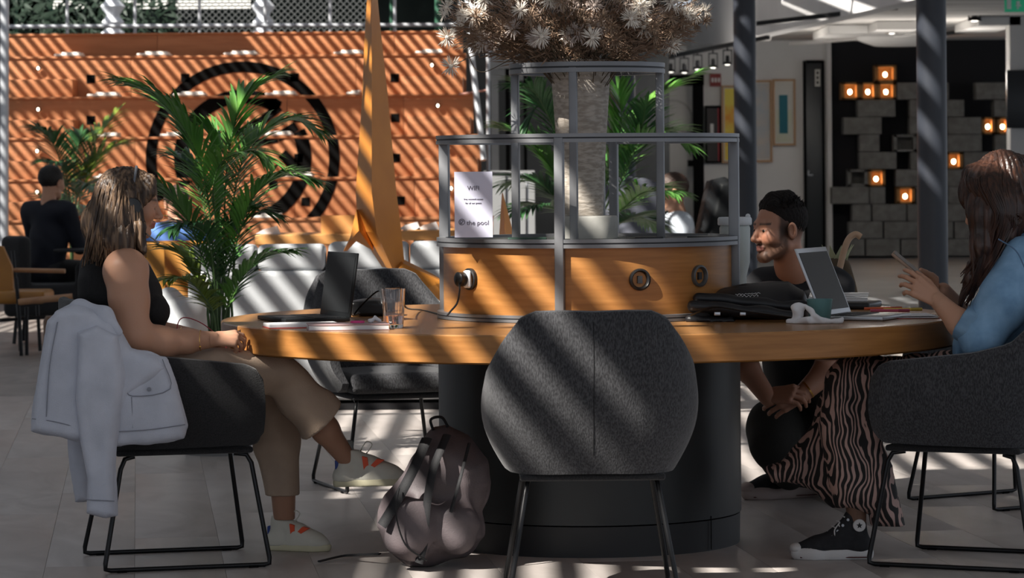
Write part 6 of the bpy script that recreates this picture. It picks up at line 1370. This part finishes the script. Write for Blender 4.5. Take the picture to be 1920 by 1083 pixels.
part('zip', MB().tube(bez([P(748, 915, 10.13), P(742, 960, 10.115), P(760, 1020, 10.12), P(800, 1050, 10.15)], 6), .003, 6), M_bpk, bpk)

# ================================================================== rust-orange folded steel sculpture
M_cor = mat('rust_orange', (.60, .235, .035), .48, col2=(.50, .185, .028), scale=3, metal=.15)
sc = thing('folded_sculpture', 'tall folded rust-orange steel sculpture rising behind the table', 'sculpture', (P(800, 0, 15.6).x, 4.6, 0))
lev = [(-140, 694, 697, 700), (0, 688, 697, 708), (60, 684, 697, 714), (180, 679, 697, 727), (360, 667, 697, 743), (432, 671, 706, 752), (500, 716, 736, 759)]
def lv(y, a, b, c_): return [P(a, y, 15.75), P(b, y+ (4 if y > 400 else 0), 15.42), P(c_, y-3, 15.62), P((a+c_)/2, y, 15.98)]
b = MB(); b.grid([lv(*l) for l in lev], closed=True); n = len(lev)*4; b.f.append((3, 2, 1, 0)); b.f.append((n-4, n-3, n-2, n-1)); part('pillar', b, M_cor, sc, ang=12)
b = MB(); b.grid([[P(722, 492, 15.7), P(736, 513, 15.42), P(757, 494, 15.5), P(745, 480, 15.8)], [P(800, 530, 15.6), P(800, 540, 15.45), P(830, 528, 15.5), P(815, 515, 15.8)], [P(880, 590, 15.7), P(870, 610, 15.5), P(900, 570, 15.6), P(905, 580, 15.9)], [P(960, 790, 15.8), P(950, 815, 15.6), P(1000, 812, 15.6), P(990, 790, 15.9)]], closed=True); b.f.append((3, 2, 1, 0)); b.f.append((12, 13, 14, 15)); part('foot_arm', b, M_cor, sc, ang=12)
b = MB(); b.grid([[P(668, 392, 15.7), P(673, 432, 15.5), P(700, 470, 15.55), P(700, 400, 15.9)], [P(660, 437, 15.6), P(655, 452, 15.5), P(668, 452, 15.6), P(665, 430, 15.8)], [P(646, 466, 15.55), P(644, 471, 15.52), P(651, 470, 15.55), P(652, 462, 15.6)]], closed=True); b.f.append((3, 2, 1, 0)); b.f.append((8, 9, 10, 11)); part('side_fin', b, M_cor, sc, ang=12)
b = MB(); b.grid([[P(936, 800, 16.1), P(965, 800, 15.9), P(985, 800, 16.0), P(960, 800, 16.4)], [P(936, 440, 16.1), P(948, 440, 15.9), P(963, 438, 16.0), P(950, 440, 16.4)], [P(941, 362, 16), P(942, 362, 15.99), P(943, 362, 16), P(942, 360, 16.02)]], closed=True); b.f.append((0, 1, 2, 3)); b.f.append((11, 10, 9, 8)); part('small_spire', b, M_cor, sc, ang=12)

# ================================================================== sofas and seating behind
M_sofa = mat('sofa_white', (.46, .475, .49), .6, col2=(.40, .415, .43), scale=3, bump=.15, bscale=80)
def sofa(px0, px1, D, label, ncush, roll_top=.876, z_seam=.735):
    a, b_ = P(px0, 600, D).x, P(px1, 600, D).x; Y = D-DT; t = thing('sofa', label, 'sofa', ((a+b_)/2, Y+.4, 0)); W = b_-a
    part('plinth', MB().box(((a+b_)/2, Y+.42, .018), (W-.02, .8, .036)), M_metal_dk, t); part('back_panel', MB().box(((a+b_)/2, Y+.08, (.036+z_seam)/2+.01), (W, .15, z_seam-.05), None, .03), M_sofa, t)
    part('seat_base', MB().box(((a+b_)/2, Y+.5, .22), (W, .72, .36), None, .05), M_sofa, t)
    for i in range(ncush):
        x0_, x1_ = a+W*i/ncush, a+W*(i+1)/ncush; g = SDF((x0_-.03, Y-.06, z_seam-.08), (x1_+.03, Y+.40, roll_top+.04), .012); g.rbox(((x0_+x1_)/2, Y+.14, (z_seam+roll_top)/2), ((x1_-x0_)/2-.004, .11, (roll_top-z_seam)/2), .032, k=.01); g.rbox(((x0_+x1_)/2, Y+.27, z_seam-.02), ((x1_-x0_)/2-.008, .09, .08), .05, k=.02); part('back_cushion', g.mesh(), M_sofa, t)
    for i in range(ncush): x0_, x1_ = a+W*i/ncush, a+W*(i+1)/ncush; part('seat_cushion', MB().box(((x0_+x1_)/2, Y+.55, .44), (x1_-x0_-.01, .6, .12), None, .04), M_sofa, t)
    return t
sofa(352, 610, 17.0, 'white sofa seen from behind, its left half behind the big palm', 2); sofa(614, 1075, 17.05, 'white sofa seen from behind, running behind the rust-orange sculpture and the metal island', 3, .885)
g = SDF(P(270, 780, 15.7), P(430, 520, 15.7)+Vector((0, .9, 0)), .012); g.path([P(318, 560, 16.1), P(318, 640, 16.1), P(325, 720, 16.1)], [.06, .09, .10], .03); g.ell(P(345, 620, 16.15), (.14, .30, .17), k=.04); g.rbox(P(350, 700, 16.2), (.16, .32, .14), .06, k=.04)
a_ = thing('white_armchair', 'rounded white armchair seen past the seated woman\'s chest', 'chair', P(345, 780, 16.15)); part('shell', g.mesh(), M_sofa, a_)
for dx in (-.12, .16):
    for dy in (-.2, .2): q = P(345, 780, 16.15); part('leg', MB().tube([(q.x+dx, q.y+dy, .30), (q.x+dx*1.15, q.y+dy*1.1, 0)], .012, 8), M_metal_dk, a_)
# wooden tables behind the sofas
M_bench = mat('bench_wood', (.60, .30, .10), .45, col2=(.50, .235, .075), scale=4, stretch=(1, 8, 1))
def table_far(px0, px1, py, D, label):
    a, b_, z = P(px0, py, D).x, P(px1, py, D).x, P((px0+px1)/2, py, D).z; t = thing('wooden_table', label, 'table', ((a+b_)/2, D-DT+.3, 0)); part('top', MB().box(((a+b_)/2, D-DT+.4, z-.03), (b_-a, .8, .06), None, .006), M_bench, t)
    for x in (a+.1, b_-.1):
        for y in (.1, .7): part('leg', MB().box((x, D-DT+y, (z-.06)/2), (.05, .05, z-.06)), M_metal_dk, t)
    return t, z
_, zt1 = table_far(478, 668, 440, 19.6, 'long wooden table behind the sofa, left of the sculpture'); _, zt2 = table_far(752, 905, 432, 20.2, 'wooden table behind the sofa, between the sculpture and the wifi card')
q = P(634, 428, 19.8); bx = thing('wooden_box', 'open pale wooden box standing on the left wooden table', 'box', (q.x, q.y+.2, zt1))
for k, (dx, dy, w_, d_) in enumerate(((0, -.09, .22, .012), (0, .09, .22, .012), (-.105, 0, .012, .17), (.105, 0, .012, .17))): part('side', MB().box((q.x+dx, q.y+.2+dy, zt1+.055), (w_, d_, .11), rotz(.0)), M_bench, bx)
part('bottom', MB().box((q.x, q.y+.2, zt1+.006), (.2, .17, .01)), M_bench, bx)
for i, (x, lab) in enumerate(((500, 'leftmost'), (765, 'middle'), (800, 'rightmost'))):
    D_ = 19.9 if i == 0 else 20.5; z_ = zt1 if i == 0 else zt2; q = P(x, 430, D_); single('white_napkin', MB().prism([Vector((q.x-.07, q.y, z_+.001)), Vector((q.x+.08, q.y, z_+.001)), Vector((q.x+.06, q.y, z_+.05)), Vector((q.x-.02, q.y, z_+.03))], (0, .08, 0)), M_paper, f'folded white napkin on the wooden tables behind the sofas, {lab}', 'napkin')
# orange tub chair
q = P(318, 560, 19.2); tc_ = thing('leather_tub_chair', 'orange leather tub chair just behind the headset woman\'s chin', 'chair', (q.x, q.y, 0)); M_lea = mat('orange_leather', (.42, .19, .035), .42, col2=(.34, .15, .03), scale=5)
b = MB(); rows_ = []
for i in range(25):
    a = PI*.15+PI*1.7*i/24; o_ = Vector((math.cos(a-PI*.35), math.sin(a-PI*.35), 0)); rows_.append([Vector((q.x, q.y, .30))+o_*.22, Vector((q.x, q.y, .55))+o_*.27, Vector((q.x, q.y, .84))+o_*.29, Vector((q.x, q.y, .85))+o_*.265, Vector((q.x, q.y, .55))+o_*.235, Vector((q.x, q.y, .30))+o_*.19])
b.grid([list(r) for r in rows_], closed=True); b.f.append(tuple(range(5, -1, -1))); b.f.append(tuple(24*6+k for k in range(6))); part('shell', b, M_lea, tc_); part('seat', MB().lathe([(.2, .30), (.22, .34), (.22, .42), (.19, .46), (.001, .47)], (q.x, q.y, 0), 24), M_lea, tc_)
for a in (.8, 2.4, 4.0, 5.5): part('leg', MB().tube([(q.x+.15*math.cos(a), q.y+.15*math.sin(a), .3), (q.x+.21*math.cos(a), q.y+.21*math.sin(a), 0)], .012, 8), M_metal_dk, tc_)
# wooden armchair at far left
D_ = 22.4; Y_ = D_-DT; ac = thing('wooden_armchair', 'orange leather armchair with pale wooden arms at the left edge of the photo', 'chair', (P(55, 0, D_).x, Y_+.3, 0)); M_arm = mat('arm_wood', (.45, .25, .13), .5, col2=(.36, .19, .10), scale=8)
X = lambda px, D=D_: P(px, 0, D).x
part('backrest', MB().prism([P(-40, 560, D_+.3), P(26, 566, D_+.3), P(22, 500, D_+.3), P(5, 462, D_+.3), P(-40, 455, D_+.3)], (0, .06, 0)), M_lea, ac); part('seat', MB().box((X(20), Y_+.3, .40), (.42, .5, .09), None, .03), M_lea, ac)
part('arm', MB().tube([P(22, 506, D_+.62), P(122, 508, D_+.55)], .017, 10), M_arm, ac); part('arm', MB().tube([P(34, 566, D_-.0), P(136, 556, D_+.05)], .024, 10), M_arm, ac)
for pts in (((24, 470, .62), (36, 600, .62), (38, 640, .62)), ((30, 520, 0), (36, 590, 0), (40, 660, 0)), ((50, 575, .05), (50, 632, .05)), ((70, 572, .6), (75, 600, .6))):
    part('leg', MB().tube([P(x, y, D_+d) for x, y, d in pts[:-1]] + [Vector((P(pts[-1][0], pts[-1][1], D_+pts[-1][2]).x, D_+pts[-1][2]-DT, 0))], .013, 8), M_metal_dk, ac)
part('stretcher', MB().tube([P(0, 600, D_+.02), P(90, 594, D_+.3)], .013, 8), M_metal_dk, ac)
# dark chair below the suited man, dark table, leather stool
q = Vector((P(85, 0, 24.2).x, 24.2-DT, 0)); dc = thing('dark_armchair', 'dark upholstered armchair under the man in the navy suit', 'chair', q); g = SDF(q+Vector((-.45, -.45, .1)), q+Vector((.45, .45, .95)), .014); g.rbox(q+Vector((0, 0, .32)), (.29, .29, .12), .05); g.rbox(q+Vector((-.20, -.22, .55)), (.12, .06, .25), .05, R=rotz(-.6)); g.rbox(q+Vector((.29, 0, .46)), (.05, .28, .14), .04); g.rbox(q+Vector((-.29, 0, .46)), (.05, .28, .14), .04)
part('body', g.mesh(), M_fabk, dc)
for dx in (-.2, .2):
    for dy in (-.2, .2): part('leg', MB().tube([q+Vector((dx, dy, .22)), q+Vector((dx*1.1, dy*1.1, 0))], .014, 8), M_metal_dk, dc)
q = Vector((P(140, 0, 24).x, 24-DT, 0)); z_ = P(140, 466, 24).z; tt = thing('dark_side_table', 'small black table in front of the man in the navy suit', 'table', q); part('top', MB().box(q+Vector((.1, .1, z_-.012)), (.5, .5, .024), None, .005), M_metal_dk, tt); part('pedestal', MB().tube([q+Vector((.1, .1, z_-.02)), q+Vector((.1, .1, 0))], .03, 12), M_metal_dk, tt); part('foot', MB().lathe([(.2, 0), (.2, .012), (.03, .03)], q+Vector((.1, .1, 0)), 24), M_metal_dk, tt)
q = Vector((P(103, 0, 19.9).x, 19.9-DT, 0)); so_ = thing('leather_stool', 'round brown leather stool on black legs beside the draped jacket', 'stool', q); M_pouf = mat('brown_leather', (.20, .11, .06), .5, col2=(.15, .08, .045), scale=6)
za, zb_ = P(103, 592, 19.9).z, P(103, 652, 19.9).z; part('cushion', MB().lathe([(.07, zb_), (.085, zb_+.02), (.088, za-.03), (.07, za), (.001, za+.004)], q, 24), M_pouf, so_)
for a in (.5, 2.6, 4.7): part('leg', MB().tube([q+Vector((.05*math.cos(a), .05*math.sin(a), zb_)), q+Vector((.09*math.cos(a), .09*math.sin(a), 0))], .012, 8), M_metal_dk, so_)
# office chairs behind
def office(px, D, label, yaw, s=1.0, topy=332, m=M_plblack):
    q = Vector((P(px, 0, D).x, D-DT, 0)); zt = P(px, topy, D).z; t = thing('office_chair', label, 'chair', (0, 0, 0)); g = SDF((-.45, -.40, .30), (.40, .40, zt+.05), .013)
    g.poly([Vector((x, 0, z)) for x, z in ((-.10, .5), (.0, .46), (.10, .48), (.22, .85), (.27, zt-.04), (.20, zt), (.10, zt-.02), (.02, .85))], 0, .21, pillow=.05); g.rbox((-.14, 0, .46), (.22, .23, .045), .03, k=.02); part('shell', g.mesh(), m, t)
    part('gas_column', MB().tube([(-.1, 0, .42), (-.1, 0, .08)], .028, 12), M_metal_dk, t)
    for k in range(5): a = 2*PI*k/5; part('foot', MB().tube([(-.1, 0, .09), (-.1+.26*math.cos(a), .26*math.sin(a), .045)], .016, 8).sphere((-.1+.26*math.cos(a), .26*math.sin(a), .026), .026, 10, 6), M_metal_dk, t)
    t.location = q; t.rotation_euler = (0, 0, yaw); return t
office(1302, 22.4, 'dark high-backed office chair behind the bearded man in the pale shirt', .2)
office(1190, 21.5, 'grey rounded high-backed chair behind the round frame, partly behind the palm', PI/2+.3, topy=330, m=mat('office_grey', (.075, .08, .10), .6))
# tall sack and walking stick behind the crouching man
q = Vector((P(1572, 0, 12.75).x, 12.75-DT, 0)); g = SDF(q+Vector((-.16, -.16, -.01)), q+Vector((.16, .16, 1.02)), .009); g.path([q+Vector((0, 0, .10)), q+Vector((0, 0, .5)), q+Vector((-.01, 0, .86))], [.11, .10, .055], .03); g.disp(folds(.008, [((1, 0, .2), 50), ((.5, 1, .3), 60)], 2)); g.half(q+Vector((0, 0, .005)), (0, 0, -1)); g.half(q+Vector((0, 0, .90)), (.2, 0, 1))
sk_ = thing('brown_sack', 'tall brown sack with crumpled pale tissue at its mouth, behind the silver laptop', 'bag', q); part('body', g.mesh(), mat('sack_brown', (.085, .06, .035), .9, bump=.4), sk_)
b = MB(); rq = random.Random(5)
for i in range(9): a = rq.uniform(0, 6.28); c_ = q+Vector((-.01+.03*math.cos(a), .03*math.sin(a), .90)); d = Vector((math.cos(a)*.6, math.sin(a)*.6, 1)).normalized(); s_ = Vector((-math.sin(a), math.cos(a), .3)); b.prism([c_-s_*.02, c_+s_*.02, c_+d*.06+s_*.012], Vector((math.cos(a), math.sin(a), 0))*.002)
part('tissue', b, mat('tissue_green', (.40, .42, .26), .8), sk_, kind='stuff')
st_ = thing('walking_stick', 'pale wooden walking stick with a curved handle standing behind the silver laptop', 'stick', Vector((P(1560, 0, 12.45).x, 12.45-DT, 0)))
M_stk = mat('stick_wood', (.52, .34, .22), .4, col2=(.44, .28, .17), scale=12); part('handle', MB().tube(bez([P(1575, 500, 12.45), P(1583, 468, 12.45), P(1592, 447, 12.45), P(1604, 439, 12.45), P(1614, 444, 12.45)], 6), .0125, 12), M_stk, st_)
part('shaft', MB().tube([P(1575, 500, 12.45), Vector((P(1552, 0, 12.45).x, 12.45-DT, .02))], .0115, 12), M_stk, st_); part('ferrule', MB().tube([Vector((P(1552, 0, 12.45).x, 12.45-DT, .03)), Vector((P(1551.7, 0, 12.45).x, 12.45-DT, .0))], .0135, 10), M_sock, st_)
# ------------------------------------------------------------------ glass-roof bars, and unseen panels added to shade parts of the hall
def skylight(x0, x1, y0, y1, pitch, wd, ang=0):
    b = MB(); n = int((x1-x0)/pitch)
    for k in range(n+1): b.box((x0+k*pitch, (y0+y1)/2, ZR), (wd, y1-y0, 0.02))
    return b
sk = MB()
for a in ((-6.6, -2.0, -7.2, 3.9, .185, .108), (-6.6, -2.0, 3.9, 11.0, .19, .10), (-9.4, -1.8, 11.0, 24, .125, .066), (-1.8, 3.0, 5.0, 26, .27, .15)):
    m_ = skylight(*a); sk.add(m_.v, m_.f)
for y in (-5.9, -3.9, -1.9, .1, 2.1, 4.1, 6.1, 8.1, 10.1, 13, 16, 19, 22): sk.box((-3, y, ZR+.03), (13, .07, .05))
single('roof_slats', sk, M_pipe, 'rows of thin roof slats below the glass roof', 'roof', kind='stuff', smooth=False)
sol = MB()
def cov(x0, x1, y0, y1, holes=()):  # added shading panel, holes cut where sun patches should fall
    xs = sorted({x0, x1, *[h[0] for h in holes], *[h[1] for h in holes]}); ys = sorted({y0, y1, *[h[2] for h in holes], *[h[3] for h in holes]})
    for a, b in zip(xs[:-1], xs[1:]):
        for c, d in zip(ys[:-1], ys[1:]):
            if any(h[0] <= (a+b)/2 <= h[1] and h[2] <= (c+d)/2 <= h[3] for h in holes): continue
            sol.box(((a+b)/2, (c+d)/2, ZR+.12), (b-a, d-c, .1))
cov(-14, -5.15, -12, -2.3); cov(-14, -5.45, -2.3, .9); cov(-14, -6.3, .9, 11.2); cov(-3.72, -3.3, -6.3, -4.5); cov(-5.2, 8, -12, -6.3); cov(-10.5, -9.4, 11, 26)
cov(-3.35, 8, -6.3, -2.9, ((-2.17, -1.96, -3.68, -3.40), (-2.90, -2.72, -4.47, -4.20), (-3.02, -2.9, -5.2, -4.85))); cov(-3.0, -1.75, -2.15, -1.3); cov(-1.75, 9, -2.9, 6.8)
cov(-1.9, -1.0, 6.8, 15.0); cov(.5, 9, 6.8, 15.0); cov(-1.0, .5, 8.7, 15.0)
cov(-1.9, -1.5, 15.0, 16.4); cov(-.3, 9, 15.0, 16.4); cov(-1.9, 9, 16.4, 19); cov(-1.9, 1.2, 19, 26); cov(2.3, 9, 19, 26); cov(-14, 9, 26, 48); cov(-7.1, -5.3, 20.6, 21.4)
struct('added_shade_panel' if False else 'added_shade_panels', sol, M_white)  # unseen panels, laid out only to block the sun from chosen areas
